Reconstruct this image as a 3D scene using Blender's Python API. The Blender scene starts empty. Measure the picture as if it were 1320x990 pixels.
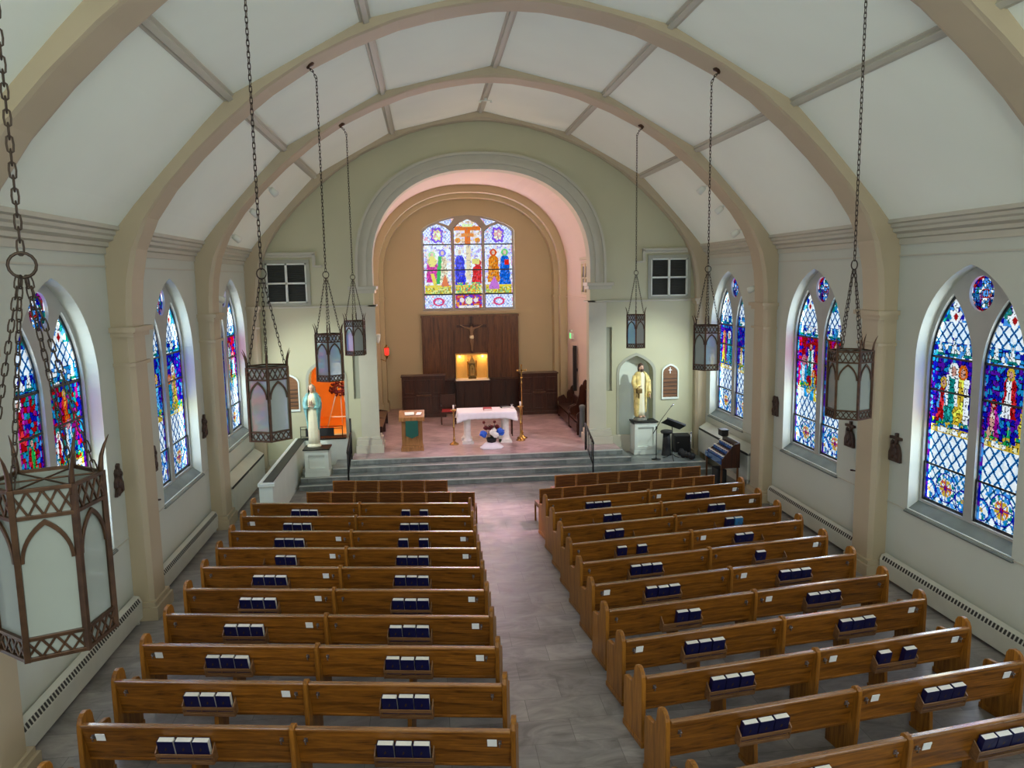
import bpy, bmesh, math, random
import numpy as np
from mathutils import Vector, Matrix, Euler
from mathutils.geometry import tessellate_polygon
random.seed(7)
PI = math.pi
COL = bpy.context.scene.collection
SC = bpy.context.scene

# ------------------------------------------------------------------ mesh builder
class MB:
    def __init__(s): s.v=[]; s.f=[]; s.m=[]; s.sm=[]; s.T=None
    def add(s, vs, fs, mi=0, smooth=False):
        b=len(s.v)
        if s.T is not None: vs=[s.T@Vector(p) for p in vs]
        s.v+= [tuple(p) for p in vs]
        for f in fs: s.f.append([b+i for i in f]); s.m.append(mi); s.sm.append(smooth)
        return s
    def box(s,x0,x1,y0,y1,z0,z1,mi=0):
        if x0>x1: x0,x1=x1,x0
        if y0>y1: y0,y1=y1,y0
        if z0>z1: z0,z1=z1,z0
        v=[(x,y,z) for z in (z0,z1) for y in (y0,y1) for x in (x0,x1)]
        return s.add(v,[(0,2,3,1),(4,5,7,6),(0,1,5,4),(1,3,7,5),(3,2,6,7),(2,0,4,6)],mi)
    def cbox(s,c,d,mi=0):
        return s.box(c[0]-d[0]/2,c[0]+d[0]/2,c[1]-d[1]/2,c[1]+d[1]/2,c[2]-d[2]/2,c[2]+d[2]/2,mi)
    def prism(s,poly,axis,a,b,holes=(),mi=0,mi_side=None):
        """axis x: poly=(y,z); axis y: poly=(x,z); axis z: poly=(x,y)"""
        def P(p,t):
            return (t,p[0],p[1]) if axis=='x' else (p[0],t,p[1]) if axis=='y' else (p[0],p[1],t)
        loops=[list(poly)]+[list(h) for h in holes]
        flat=[p for l in loops for p in l]
        tris=tessellate_polygon([[Vector((p[0],p[1],0)) for p in l] for l in loops])
        n=len(flat)
        vs=[P(p,a) for p in flat]+[P(p,b) for p in flat]
        fs=[tuple(t) for t in tris]+[tuple(n+i for i in reversed(t)) for t in tris]
        s.add(vs,fs,mi)
        o=0; sf=[]
        for l in loops:
            k=len(l)
            for i in range(k):
                j=(i+1)%k
                sf.append((o+i,o+j,n+o+j,n+o+i))
            o+=k
        return s.add(vs,sf,mi if mi_side is None else mi_side)
    def loft(s,rings,close_ring=True,close_path=False,cap=True,mi=0,smooth=True):
        n=len(rings[0]); vs=[p for r in rings for p in r]; fs=[]
        R=len(rings)
        for i in range(R if close_path else R-1):
            i2=(i+1)%R
            for j in range(n if close_ring else n-1):
                j2=(j+1)%n
                fs.append((i*n+j,i*n+j2,i2*n+j2,i2*n+j))
        s.add(vs,fs,mi,smooth)
        if cap and not close_path and close_ring:
            s.add(rings[0],[tuple(range(n))[::-1]],mi); s.add(rings[-1],[tuple(range(n))],mi)
        return s
    def tube(s,path,r,n=8,closed=False,mi=0,cap=True,sx=1,sy=1):
        P=[Vector(p) for p in path]; R=[]
        k=len(P); up=None
        for i in range(k):
            a=P[(i-1)%k] if (closed or i>0) else P[i]; b=P[(i+1)%k] if (closed or i<k-1) else P[i]
            t=(b-a).normalized()
            if up is None:
                up=Vector((0,0,1)) if abs(t.z)<.9 else Vector((0,1,0))
            x=t.cross(up).normalized(); y=x.cross(t).normalized(); up=y
            rr=r[i] if isinstance(r,(list,tuple)) else r
            R.append([P[i]+x*math.cos(2*PI*j/n)*rr*sx+y*math.sin(2*PI*j/n)*rr*sy for j in range(n)])
        return s.loft(R,True,closed,cap,mi)
    def lathe(s,prof,n=16,c=(0,0,0),sx=1,sy=1,mi=0,smooth=True,fold=None):
        R=[]
        for r,z in prof:
            ring=[]
            for j in range(n):
                a=2*PI*j/n; q=r*(1+(fold(a,z) if fold else 0))
                ring.append((c[0]+q*math.cos(a)*sx,c[1]+q*math.sin(a)*sy,c[2]+z))
            R.append(ring)
        return s.loft(R,True,False,True,mi,smooth)
    def ball(s,c,r,n=12,m=8,mi=0):
        if not isinstance(r,(tuple,list)): r=(r,r,r)
        R=[]
        for i in range(m+1):
            t=PI*(i/m) ; t=min(max(t,.06),PI-.06)
            R.append([(c[0]+r[0]*math.sin(t)*math.cos(2*PI*j/n),c[1]+r[1]*math.sin(t)*math.sin(2*PI*j/n),c[2]-r[2]*math.cos(t)) for j in range(n)])
        return s.loft(R,True,False,True,mi,True)
    def build(s,name,mat,parent=None,bevel=0,tag=None,fixn=True):
        me=bpy.data.meshes.new(name)
        me.from_pydata(s.v,[],s.f)
        me.polygons.foreach_set('material_index',s.m)
        me.polygons.foreach_set('use_smooth',s.sm)
        for m in (mat if isinstance(mat,(list,tuple)) else [mat]): me.materials.append(m)
        if fixn:
            bm=bmesh.new(); bm.from_mesh(me)
            bmesh.ops.remove_doubles(bm,verts=bm.verts,dist=1e-5)
            bmesh.ops.recalc_face_normals(bm,faces=bm.faces); bm.to_mesh(me); bm.free()
        o=bpy.data.objects.new(name,me); COL.objects.link(o)
        if parent is not None: o.parent=parent
        if bevel:
            b=o.modifiers.new('bevel','BEVEL'); b.width=bevel; b.segments=2; b.limit_method='ANGLE'; b.angle_limit=.7
        if tag: TAG(o,*tag)
        return o

def TAG(o,label,cat,group=None,kind=None):
    o['label']=label; o['category']=cat
    if group: o['group']=group
    if kind: o['kind']=kind
    return o
def EMPTY(name,loc,rz=0,label=None,cat=None,group=None,kind=None):
    o=bpy.data.objects.new(name,None); COL.objects.link(o); o.empty_display_size=.1
    o.location=loc; o.rotation_euler=(0,0,rz)
    if label: TAG(o,label,cat,group,kind)
    return o
def kids(o): return [c for c in bpy.data.objects if c.parent==o]
def DUP(root,loc=None,rz=None,mat=None,label=None,group=None,tree=None):
    r=root.copy(); COL.objects.link(r)
    if mat is not None: r.matrix_basis=mat
    else:
        r.location=loc; r.rotation_euler=(0,0,rz or 0)
    if label: r['label']=label
    if group: r['group']=group
    for ch,gs in tree:
        c=ch.copy(); COL.objects.link(c); c.parent=r
        for g in gs:
            d=g.copy(); COL.objects.link(d); d.parent=c
    return r
def TREE(root): return [(c,kids(c)) for c in kids(root)]
def STRUCT(o,label,cat='building part'): return TAG(o,label,cat,None,'structure')

# ------------------------------------------------------------------ materials
def nodes(name):
    m=bpy.data.materials.new(name); m.use_nodes=True
    nt=m.node_tree; return m,nt,nt.nodes['Principled BSDF']
def coord(nt,scale=(1,1,1),rot=(0,0,0),src='Object'):
    tc=nt.nodes.new('ShaderNodeTexCoord'); mp=nt.nodes.new('ShaderNodeMapping')
    mp.inputs['Scale'].default_value=scale; mp.inputs['Rotation'].default_value=rot
    nt.links.new(tc.outputs[src],mp.inputs['Vector']); return mp.outputs['Vector']
def ramp(nt,fac,stops):
    r=nt.nodes.new('ShaderNodeValToRGB'); e=r.color_ramp.elements
    while len(e)<len(stops): e.new(.5)
    for i,(p,c) in enumerate(stops): e[i].position=p; e[i].color=(*c,1)
    nt.links.new(fac,r.inputs['Fac']); return r.outputs['Color']
def noise(nt,vec,scale,detail=4,rough=.5,dist=0):
    n=nt.nodes.new('ShaderNodeTexNoise'); n.inputs['Scale'].default_value=scale; n.inputs['Detail'].default_value=detail
    n.inputs['Roughness'].default_value=rough; n.inputs['Distortion'].default_value=dist
    nt.links.new(vec,n.inputs['Vector']); return n.outputs['Fac']
def bump(nt,b,h,strength=.2,dist=.01):
    n=nt.nodes.new('ShaderNodeBump'); n.inputs['Strength'].default_value=strength; n.inputs['Distance'].default_value=dist
    nt.links.new(h,n.inputs['Height']); nt.links.new(n.outputs['Normal'],b.inputs['Normal'])
def plain(name,c,rough=.6,metal=0,var=.08,scale=3,bmp=0,spec=.5,coat=0,emit=None,es=0):
    m,nt,b=nodes(name)
    b.inputs['Roughness'].default_value=rough; b.inputs['Metallic'].default_value=metal
    b.inputs['Specular IOR Level'].default_value=spec; b.inputs['Coat Weight'].default_value=coat
    n=noise(nt,coord(nt),scale)
    c0=tuple(x*(1-var) for x in c); c1=tuple(min(1,x*(1+var)) for x in c)
    nt.links.new(ramp(nt,n,[(.3,c0),(.7,c1)]),b.inputs['Base Color'])
    if bmp: bump(nt,b,noise(nt,coord(nt),scale*20,3),bmp)
    if emit: b.inputs['Emission Color'].default_value=(*emit,1); b.inputs['Emission Strength'].default_value=es
    return m
def wood(name,dark,light,sc=1.0,axis=0,rough=.38,coat=.3):
    m,nt,b=nodes(name)
    s=[14*sc]*3; s[axis]=1.1*sc
    v=coord(nt,tuple(s))
    n1=noise(nt,v,1.3,6,.65,.9)
    s2=[60*sc]*3; s2[axis]=3*sc
    n2=noise(nt,coord(nt,tuple(s2)),2,3,.5,.3)
    oi=nt.nodes.new('ShaderNodeObjectInfo')
    mx=nt.nodes.new('ShaderNodeMath'); mx.operation='MULTIPLY_ADD'; mx.inputs[1].default_value=.35
    nt.links.new(n2,mx.inputs[0]); nt.links.new(n1,mx.inputs[2])
    mid=tuple((a+c)/2 for a,c in zip(dark,light))
    c=ramp(nt,mx.outputs[0],[(.45,dark),(.66,mid),(.9,light)])
    hv=nt.nodes.new('ShaderNodeHueSaturation')
    mr=nt.nodes.new('ShaderNodeMapRange'); mr.inputs['To Min'].default_value=.85; mr.inputs['To Max'].default_value=1.15
    nt.links.new(oi.outputs['Random'],mr.inputs['Value']); nt.links.new(mr.outputs['Result'],hv.inputs['Value'])
    nt.links.new(c,hv.inputs['Color']); nt.links.new(hv.outputs['Color'],b.inputs['Base Color'])
    b.inputs['Roughness'].default_value=rough; b.inputs['Coat Weight'].default_value=coat; b.inputs['Coat Roughness'].default_value=.25; b.inputs['Specular IOR Level'].default_value=.28
    bump(nt,b,mx.outputs[0],.06,.004)
    return m
def tile(name,cols,bw,bh,rot=0,rough=.3,mortar=(.2,.2,.19),off=.5):
    m,nt,b=nodes(name)
    v=coord(nt,(1,1,1),(0,0,rot))
    br=nt.nodes.new('ShaderNodeTexBrick'); br.inputs['Scale'].default_value=1
    br.inputs['Brick Width'].default_value=bw; br.inputs['Row Height'].default_value=bh
    br.inputs['Mortar Size'].default_value=.004; br.inputs['Mortar Smooth'].default_value=.3; br.offset=off
    br.inputs['Color1'].default_value=(.25,.25,.25,1); br.inputs['Color2'].default_value=(.75,.75,.75,1); br.inputs['Mortar'].default_value=(.5,.5,.5,1)
    nt.links.new(v,br.inputs['Vector'])
    n1=noise(nt,coord(nt,(1,2.2,1),(0,0,rot+.5)),1.6,8,.62,1.3)
    ad=nt.nodes.new('ShaderNodeMath'); ad.operation='MULTIPLY_ADD'; ad.inputs[1].default_value=.42
    nt.links.new(br.outputs['Color'],ad.inputs[0]); nt.links.new(n1,ad.inputs[2])
    c=ramp(nt,ad.outputs[0],[(.48,cols[0]),(.7,cols[1]),(.95,cols[2])])
    mi=nt.nodes.new('ShaderNodeMix'); mi.data_type='RGBA'
    nt.links.new(br.outputs['Fac'],mi.inputs['Factor']); nt.links.new(c,mi.inputs['A']); mi.inputs['B'].default_value=(*mortar,1)
    nt.links.new(mi.outputs['Result'],b.inputs['Base Color'])
    b.inputs['Roughness'].default_value=rough
    iv=nt.nodes.new('ShaderNodeMath'); iv.operation='SUBTRACT'; iv.inputs[0].default_value=1; nt.links.new(br.outputs['Fac'],iv.inputs[1])
    bump(nt,b,iv.outputs[0],.3,.003)
    return m
M={}
M['wall']=plain('wall_paint',(.505,.53,.455),.75,var=.03,scale=.8,bmp=.03)
M['endwall']=plain('end_wall_paint',(.47,.465,.315),.75,var=.03,scale=.8,bmp=.03)
M['ceil']=plain('ceiling_board',(.82,.87,.76),.85,var=.03,scale=.5)
M['rib']=plain('rib_paint',(.45,.375,.255),.6,var=.04,scale=1.2,bmp=.03)
M['trimp']=plain('trim_paint',(.47,.455,.365),.6,var=.03)
M['sanct']=plain('sanctuary_plaster',(.48,.43,.275),.75,var=.03,scale=.8)
M['vault']=plain('vault_plaster',(.60,.49,.39),.75,var=.02,scale=.8)
M['sill']=plain('window_sill_slate',(.13,.15,.135),.25,var=.15)
M['stone']=plain('tracery_stone',(.36,.36,.33),.6,var=.05)
M['lead']=plain('lead_black',(.008,.009,.012),.4,var=.1)
M['oak']=wood('oak',(.055,.016,.0015),(.34,.125,.013),rough=.42,coat=.12)
M['oakr']=wood('oak_rail',(.12,.045,.010),(.40,.17,.04),rough=.2,coat=1)
M['oakr'].node_tree.nodes['Principled BSDF'].inputs['Specular IOR Level'].default_value=1.0
M['oakd']=wood('oak_panel',(.035,.010,.0015),(.17,.058,.009))
M['rack']=wood('rack_oak',(.09,.04,.015),(.26,.13,.055))
M['oakz']=wood('oak_upright',(.10,.032,.003),(.42,.17,.022),axis=2,coat=.15)
M['walnut']=wood('walnut_upright',(.028,.009,.003),(.16,.065,.022),axis=2,sc=.6)
M['mahog']=wood('dark_mahogany',(.012,.003,.0015),(.06,.016,.006),axis=2,sc=.7)
M['lectwood']=wood('lectern_oak',(.16,.07,.02),(.40,.2,.07),axis=2)
M['floor']=tile('nave_tile',[(.15,.142,.138),(.25,.235,.228),(.37,.345,.33)],1.0,.5,0,.36,(.12,.115,.11))
M['cfloor']=tile('chancel_tile',[(.27,.19,.195),(.40,.29,.295),(.56,.42,.43)],.6,.3,.785,.3,(.2,.16,.15))
M['step']=tile('step_tile',[(.10,.12,.115),(.19,.215,.205),(.32,.35,.335)],.62,.33,0,.3,(.12,.13,.125))
M['bronze']=plain('lantern_bronze',(.065,.032,.016),.42,.65,.35,14)
M['opal']=plain('opal_glass',(.24,.265,.245),.10,var=.03,spec=.5,coat=.5)
M['iron']=plain('chain_iron',(.035,.022,.014),.5,.6,.2,10)
M['black']=plain('black_metal',(.012,.012,.013),.35,.3,.1)
M['blackm']=plain('black_matte',(.010,.010,.011),.7)
M['white']=plain('white_paint',(.66,.72,.65),.5,var=.03)
M['heater']=plain('heater_enamel',(.56,.57,.50),.45,var=.05)
M['granite']=plain('black_granite',(.012,.014,.013),.45,var=.4,scale=30,spec=.25)
M['navy']=plain('navy_cover',(.003,.004,.050),.4,var=.15)
M['sky']=plain('light_blue_cover',(.03,.16,.36),.4)
M['page']=plain('page_edges',(.86,.84,.76),.7,var=.03,scale=40)
M['card']=plain('white_card',(.86,.88,.88),.5,var=.02)
M['clip']=plain('pewter_clip',(.25,.22,.22),.3,.8,.2)
M['gold']=plain('brass',(.52,.30,.09),.25,.9,.15)
M['goldd']=plain('old_gold',(.16,.10,.03),.4,.7,.4,20)
M['cloth']=plain('white_altar_cloth',(.82,.84,.86),.8,var=.03)
M['cream']=plain('cream_gown',(.80,.76,.55),.5,var=.05,scale=12)
M['teal']=plain('pale_teal_mantle',(.16,.37,.36),.5,var=.3,scale=10)
M['skin']=plain('painted_skin',(.66,.42,.30),.45,var=.05)
M['hair']=plain('dark_brown_hair',(.05,.025,.015),.6,var=.2)
M['ochre']=plain('ochre_robe',(.72,.58,.22),.45,var=.3,scale=9)
M['tunic']=plain('ivory_tunic',(.82,.78,.56),.5,var=.06)
M['gstone']=plain('grey_plinth',(.16,.155,.12),.6,var=.3,scale=12)
M['marble']=plain('white_marble',(.74,.76,.70),.3,var=.12,scale=9)
M['green']=plain('green_antependium',(.004,.085,.06),.8,var=.1)
M['red']=plain('red_cushion',(.42,.03,.035),.7,var=.1)
M['bluef']=plain('blue_petals',(.03,.15,.72),.6,var=.2,scale=30)
M['whitef']=plain('white_petals',(.88,.9,.86),.6,var=.05,scale=30)
M['redf']=plain('dark_red_petals',(.12,.006,.012),.6,var=.2,scale=30)
M['leaf']=plain('dark_leaves',(.012,.05,.016),.5,var=.4,scale=20)
M['plaque']=wood('plaque_wood',(.10,.045,.02),(.24,.12,.06),axis=0)
M['orange']=plain('orange_wall_paint',(.88,.46,.09),.7,var=.05)
M['louvre']=plain('grey_louvre',(.06,.064,.058),.6,var=.1)
M['frame']=plain('window_frame_paint',(.68,.72,.64),.5,var=.02)
M['surround']=plain('window_surround_paint',(.33,.34,.27),.6,var=.02)
M['station']=plain('dark_carved_wood',(.045,.020,.012),.5,var=.4,scale=20,bmp=.4)
M['fabric']=plain('tan_seat_fabric',(.34,.20,.15),.85,var=.1)
M['corpus']=plain('corpus_paint',(.27,.17,.10),.5,var=.1)
M['chrome']=plain('chrome',(.6,.6,.6),.15,.9,.05)
M['greyc']=plain('grey_cloth',(.10,.12,.12),.8)
M['hole']=plain('grille_shadow',(.03,.03,.028),.8)
M['yellowwall']=plain('gilded_niche',(.80,.52,.14),.35,.2,.1)
M['exit']=plain('exit_green',(.02,.3,.06),.5,emit=(.12,1,.25),es=1.4)
M['lampred']=plain('red_lamp_glass',(.6,.02,.02),.2,emit=(1,.03,.02),es=1.6)
M['bulb']=plain('warm_lamp',(1,.8,.5),.3,emit=(1,.72,.35),es=7)
m,nt,b=nodes('votive_glass'); b.inputs['Base Color'].default_value=(.004,.10,.40,1); b.inputs['Roughness'].default_value=.06
b.inputs['Transmission Weight'].default_value=.35; b.inputs['Coat Weight'].default_value=1; M['votive']=m
def stained(name):
    m=bpy.data.materials.new(name); m.use_nodes=True; nt=m.node_tree
    for n in list(nt.nodes): nt.nodes.remove(n)
    out=nt.nodes.new('ShaderNodeOutputMaterial'); at=nt.nodes.new('ShaderNodeAttribute'); at.attribute_name='glass'
    tr=nt.nodes.new('ShaderNodeBsdfTransparent'); gl=nt.nodes.new('ShaderNodeBsdfGlossy'); gl.inputs['Roughness'].default_value=.15
    gl.inputs['Color'].default_value=(.008,.008,.008,1)
    ad=nt.nodes.new('ShaderNodeAddShader')
    nt.links.new(at.outputs['Color'],tr.inputs['Color']); nt.links.new(tr.outputs[0],ad.inputs[0]); nt.links.new(gl.outputs[0],ad.inputs[1])
    nt.links.new(ad.outputs[0],out.inputs['Surface'])
    return m
M['glass']=stained('stained_glass')

# ------------------------------------------------------------------ stained glass painter
WH=(1,1,.97); NB=(.008,.012,.42); CY=(.02,.33,.62); RD=(.48,.006,.012); TL=(.01,.30,.27); YL=(.75,.52,.06)
MG=(.42,.01,.30); PU=(.14,.01,.42); LB=(.12,.42,.85); OR=(.8,.2,.01); SK=(.75,.42,.33); GR=(.02,.45,.10); LD=(.001,.001,.0015); PK=(.75,.25,.40)
def hashr(i,j,k=0):
    x=np.sin(i*127.1+j*311.7+k*74.7)*43758.5453
    return x-np.floor(x)
def vor(U,V,s,seed=0):
    x=U/s; y=V/s; ix=np.floor(x); iy=np.floor(y)
    d1=np.full(U.shape,9.); d2=np.full(U.shape,9.); rr=np.zeros(U.shape)
    for a in (-1,0,1):
        for b in (-1,0,1):
            cx=ix+a; cy=iy+b
            px=cx+.15+.7*hashr(cx,cy,seed); py=cy+.15+.7*hashr(cx,cy,seed+5)
            d=np.hypot(x-px,y-py)
            new=d<d1
            d2=np.where(new,d1,np.minimum(d2,d)); rr=np.where(new,hashr(cx,cy,seed+9),rr); d1=np.where(new,d,d1)
    return (d2-d1)*s,rr
def put(C,mask,c): C[mask]=c
def pick(C,mask,rnd,pal):
    p=np.array(pal); k=np.minimum((rnd*len(pal)).astype(int),len(pal)-1); C[mask]=p[k][mask]
def figure(C,U,V,u0,v0,h,robe,mantle,halo,rnd,seed=0):
    w=h*.20
    t=np.clip((V-v0)/h,0,1)
    hw=w*(1.0-.35*t)+.02*np.sin(V*25+seed)
    body=(np.abs(U-u0)<hw)&(V>v0)&(V<v0+h*.80)
    pick(C,body,rnd,[robe,robe,tuple(min(1,x*1.8+.05) for x in robe),robe])
    man=body&(((U-u0)>hw*.25) | (((U-u0)<-hw*.6)&(V>v0+h*.3)))
    pick(C,man,rnd,[mantle,mantle,tuple(min(1,x*1.6+.04) for x in mantle)])
    hal=np.hypot(U-u0,(V-(v0+h*.88))*.9)<h*.115; put(C,hal,halo)
    put(C,np.hypot((U-u0)*1.25,(V-(v0+h*.87)))<h*.075,SK)
def lattice(U,V,p,q):
    a=(U/p+V/q); b=(U/p-V/q)
    fa=np.abs(a-np.round(a)); fb=np.abs(b-np.round(b))
    return np.minimum(fa,fb)
SCENES=[ # three figure schemes, background and robes
 dict(bg=[NB,NB,PU,CY],fa=[(-.20,3.05,.75,RD,LB,YL),(.03,3.0,1.05,TL,WH,WH),(.25,3.05,.98,YL,WH,OR)],fb=[(0,3.35,.75,WH,RD,YL),(-.3,2.98,.62,SK,MG,RD),(.32,2.98,.62,YL,YL,OR),(.02,2.95,.3,GR,TL,TL)]),
 dict(bg=[RD,CY,NB,MG,TL],fa=[(0,3.55,.5,OR,RD,YL),(-.05,3.0,.6,LB,WH,PK),(.28,2.98,.5,RD,WH,WH)],fb=[(0,3.4,.7,RD,MG,WH),(-.25,2.95,.6,GR,RD,TL),(.25,2.98,.6,CY,PK,WH)]),
 dict(bg=[NB,NB,CY,PU],fa=[(-.2,3.05,.9,YL,MG,OR),(.15,3.0,.95,LB,TL,WH)],fb=[(.1,3.0,1.05,CY,LB,RD),(-.25,2.95,.6,YL,WH,YL),(.35,3.05,.5,OR,RD,YL)]),
 dict(bg=[RD,RD,NB,MG],fa=[(.1,3.25,.75,TL,WH,RD),(-.2,2.75,.95,WH,CY,PK),(.25,2.7,.7,CY,YL,OR)],fb=[(-.1,3.1,1.0,YL,OR,RD),(.15,2.7,1.1,LD,WH,WH),(.35,3.0,.7,CY,OR,TL)]),
 dict(bg=[NB,CY,PU,NB],fa=[(0,2.95,.95,YL,SK,WH),(.25,2.9,.8,CY,TL,OR)],fb=[(.05,3.0,1.15,CY,TL,WH),(-.25,3.0,.8,LB,NB,YL)]),
 dict(bg=[RD,TL,MG,NB],fa=[(0,3.0,1.0,RD,TL,WH),(.25,3.0,.8,CY,GR,OR)],fb=[(0,3.0,1.1,TL,RD,WH),(-.25,2.9,.7,MG,CY,YL)])]
def paint_side(U,V,scene,which,hw):
    C=np.zeros(U.shape+(3,)); gap,rnd=vor(U,V,.072,which+scene*3); LM=np.zeros(U.shape,bool)
    sc=SCENES[scene]; allm=np.ones(U.shape,bool)
    pick(C,allm,rnd,[NB,CY,LB,NB,CY])
    def lat(mask,p,q,pal,lw=.13,lead=NB):
        l=lattice(U,V,p,q); pick(C,mask,rnd,pal); put(C,mask&(l<lw),lead); put(C,mask&(l<lw*.30),(.005,.01,.06)); LM[mask]=True
    z=lambda a,b:(V>=a)&(V<b)
    lat(z(1.5,2.28),.18,.20,[WH,LB,WH,WH],.12,(.02,.30,.55))
    g2,r2=vor(U,V,.045,3)
    for (cu,cv) in ((-.0,1.95),(-.42,1.84),(.42,1.84)):
        R=np.hypot(U-cu,V-cv); A=np.arctan2(V-cv,U-cu); rad=.24 if cu==0 else .17
        put(C,R<rad,LB); pick(C,(R<rad),r2,[LB,WH,CY,TL,WH])
        if cu==0: pick(C,(R<.15),r2,[YL,OR,WH,YL]); put(C,R<.05,RD)
        else: put(C,R<.04,YL)
        put(C,(R<rad)&(np.abs(np.sin(A*4))<.13),NB); put(C,np.abs(R-rad)<.012,NB)
    lat(z(2.28,2.88),.22,.25,[WH,WH,WH,(.9,.97,1)],.12,(.02,.27,.6))
    put(C,z(2.86,3.0),YL); pick(C,z(2.88,2.96),rnd,[WH,YL,(.9,.85,.5)])
    pick(C,z(2.98,4.12),rnd,sc['bg'])
    for i,f in enumerate(sc['fa' if which==0 else 'fb']): figure(C,U,V,*f[:6],rnd,i)
    fl=z(2.95,3.1); pick(C,fl&(rnd>.45),r2,[GR,YL,CY,TL])
    pick(C,z(4.12,4.36),rnd,[CY,NB,LB,WH]); 
    for k in (-.33,0,.33):
        put(C,(np.abs(U-k)<.11*(1-(V-4.16)/.2))&z(4.16,4.36),TL); put(C,(np.abs(U-k)<.06*(1-(V-4.2)/.3))&z(4.2,4.46),WH)
    lat(z(4.38,4.86)&(~((np.abs(U)<.05)&(V<4.45))),.20,.22,[WH,WH,(.9,.95,1)],.12,(.02,.27,.6))
    pick(C,z(4.72,5.2),rnd,[CY,LB,WH,NB,TL])
    R=np.abs(U)/.05+np.abs(V-4.80)/.065
    put(C,R<2.4,WH); put(C,R<1.15,RD)
    R=np.abs(U)/.05+np.abs(V-4.98)/.07; put(C,R<1.6,WH)
    bd=np.abs(U)>hw-.085
    pick(C,bd,rnd,[NB,CY,NB,LB,PU]); 
    bd=np.abs(U)>hw-.03; pick(C,bd,rnd,[RD,NB,RD,MG])
    put(C,(gap<.007)&~LM,LD)
    dim=.85+.15*hashr(np.floor(U/.06),np.floor(V/.06),2)[...,None]; C=C*dim; C=C**1.22
    for b in (2.28,3.56,4.12): put(C,np.abs(V-b)<.022,LD)
    return C
def paint_round(U,V,seed):
    R=np.hypot(U,V); A=np.arctan2(V,U); C=np.zeros(U.shape+(3,)); gap,rnd=vor(U,V,.05,seed)
    C[:]=NB; pick(C,(np.abs(U)<.09)|(np.abs(V)<.09),rnd,[LB,WH,TL,LB]); pick(C,R<.14,rnd,[WH,LB,CY]); put(C,np.maximum(abs(U),abs(V))<.07,RD); put(C,np.maximum(abs(U),abs(V))<.045,LB)
    pick(C,R>.235,rnd,[RD,RD,MG,NB]); put(C,gap<.009,LD); return C**1.22
def paint_east(U,V):
    C=np.zeros(U.shape+(3,)); gap,rnd=vor(U,V,.075,4); g2,r2=vor(U,V,.05,8)
    L=np.where(U<-.585,0,np.where(U<.585,1,2)); cu=np.select([L==0,L==1],[-1.17,0],1.17); u=U-cu
    W=(1,1,1)
    C[:]=(.9,.9,1)
    l=lattice(U,V,.12,.16); pick(C,np.ones(U.shape,bool),rnd,[W,W,(.85,.88,1)]); put(C,l<.07,(.38,.50,1)); C[:]=np.where((hashr(np.floor(U/.09),np.floor(V/.07),6)>.94)[...,None],np.array((1,.62,.70)),C); 
    mid=(V>4.98)&(V<6.84)
    pick(C,mid,rnd,[W,(.8,.85,1),(1,.85,.75),W,(.7,.6,1)])
    put(C,mid&(V<5.3),(.95,.75,.12)); pick(C,mid&(V<5.22),r2,[(.95,.75,.1),(.6,.45,.05),(.95,.9,.4),(.5,.75,.3)])
    def rob(c,v0,h,w,col,halo,face=SK):
        tt=np.clip((V-v0)/h,0,1); hw=w*(1-.3*tt)*np.sqrt(np.clip((1-tt)/.14,0,1))+.015*np.sin(V*19+c*9); mk=(np.abs(U-c)<hw)&(V>v0)&(V<v0+h)
        pick(C,mk,rnd,[col,tuple(x*.8 for x in col),tuple(min(1,x*1.25+.06) for x in col)])
        put(C,mk&(np.abs(np.sin((U-c)*38+V*5))<.16),tuple(x*.45 for x in col)); put(C,np.hypot(U-c,V-(v0+h+.08))<.135,halo); put(C,np.hypot((U-c)*1.3,V-(v0+h+.08))<.085,(.95,.7,.55))
    rob(-1.38,5.42,.95,.24,(.80,.04,.45),(.6,.9,.5)); put(C,(np.abs(U+1.38)<.2-.12*np.abs(V-6.2)/.2)&(V>6.0)&(V<6.40),(.95,.85,.3)); put(C,(np.abs(U+1.30+(V-5.4)*.25)<.07)&(V<5.75)&(V>5.1),(.95,.8,.15))
    rob(-.98,5.40,1.05,.20,(.95,.78,.55),(.35,.3,.9)); put(C,(np.abs(U+1.12-(V-5.9)*.1)<.07)&(V>5.35)&(V<6.4),(.02,.6,.15)); put(C,(np.abs(U+.9)<.13*(5.75-V)/.4)&(V>5.25)&(V<5.70),(.9,.3,.12))
    rob(-.32,5.30,1.18,.23,(.0,.03,.75),(.95,.95,.9))
    rob(.37,5.35,.72,.24,(.85,.0,.02),(.8,.01,.02)); put(C,(np.abs(U-.3)<.14)&(V>6.1)&(V<6.3),(.9,.8,.3))
    put(C,(np.abs(U-.02)<.09)&(V>5.5)&(V<6.8),(.95,.8,.55)); pick(C,(np.abs(U)<.45)&(V>5.05)&(V<5.4)&(rnd>.4),r2,[(.9,.3,.05),(.1,.7,.35),(.95,.8,.2)])
    rob(.98,5.40,1.05,.24,(.95,.36,.02),(.85,.15,.02)); put(C,(np.abs(U-1.0)<.2*np.clip((5.62-V)/.35,0,1))&(V>5.12)&(V<5.62),(.75,.3,.75))
    rob(1.42,5.30,1.15,.22,(.0,.22,.75),(.3,.75,.3)); put(C,(np.abs(U-1.5)<.08)&(V>6.05)&(V<6.25),(.85,.05,.02))
    top=(V>6.86)
    cm=top&(L==1); pick(C,cm,rnd,[(1,.85,.75),W,(.9,.8,1),(1,.75,.5)])
    put(C,cm&(np.abs(V-7.46)<.08),(.92,.30,.03)); put(C,cm&(np.abs(U)<.12)&(V<7.5),(.92,.28,.02)); put(C,cm&(np.abs(V-7.2)<.06)&(abs(U)<.25),(.95,.4,.1)); put(C,cm&(np.abs(V-7.56)<.06)&(abs(U)<.2),(.9,1,.6))
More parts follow.
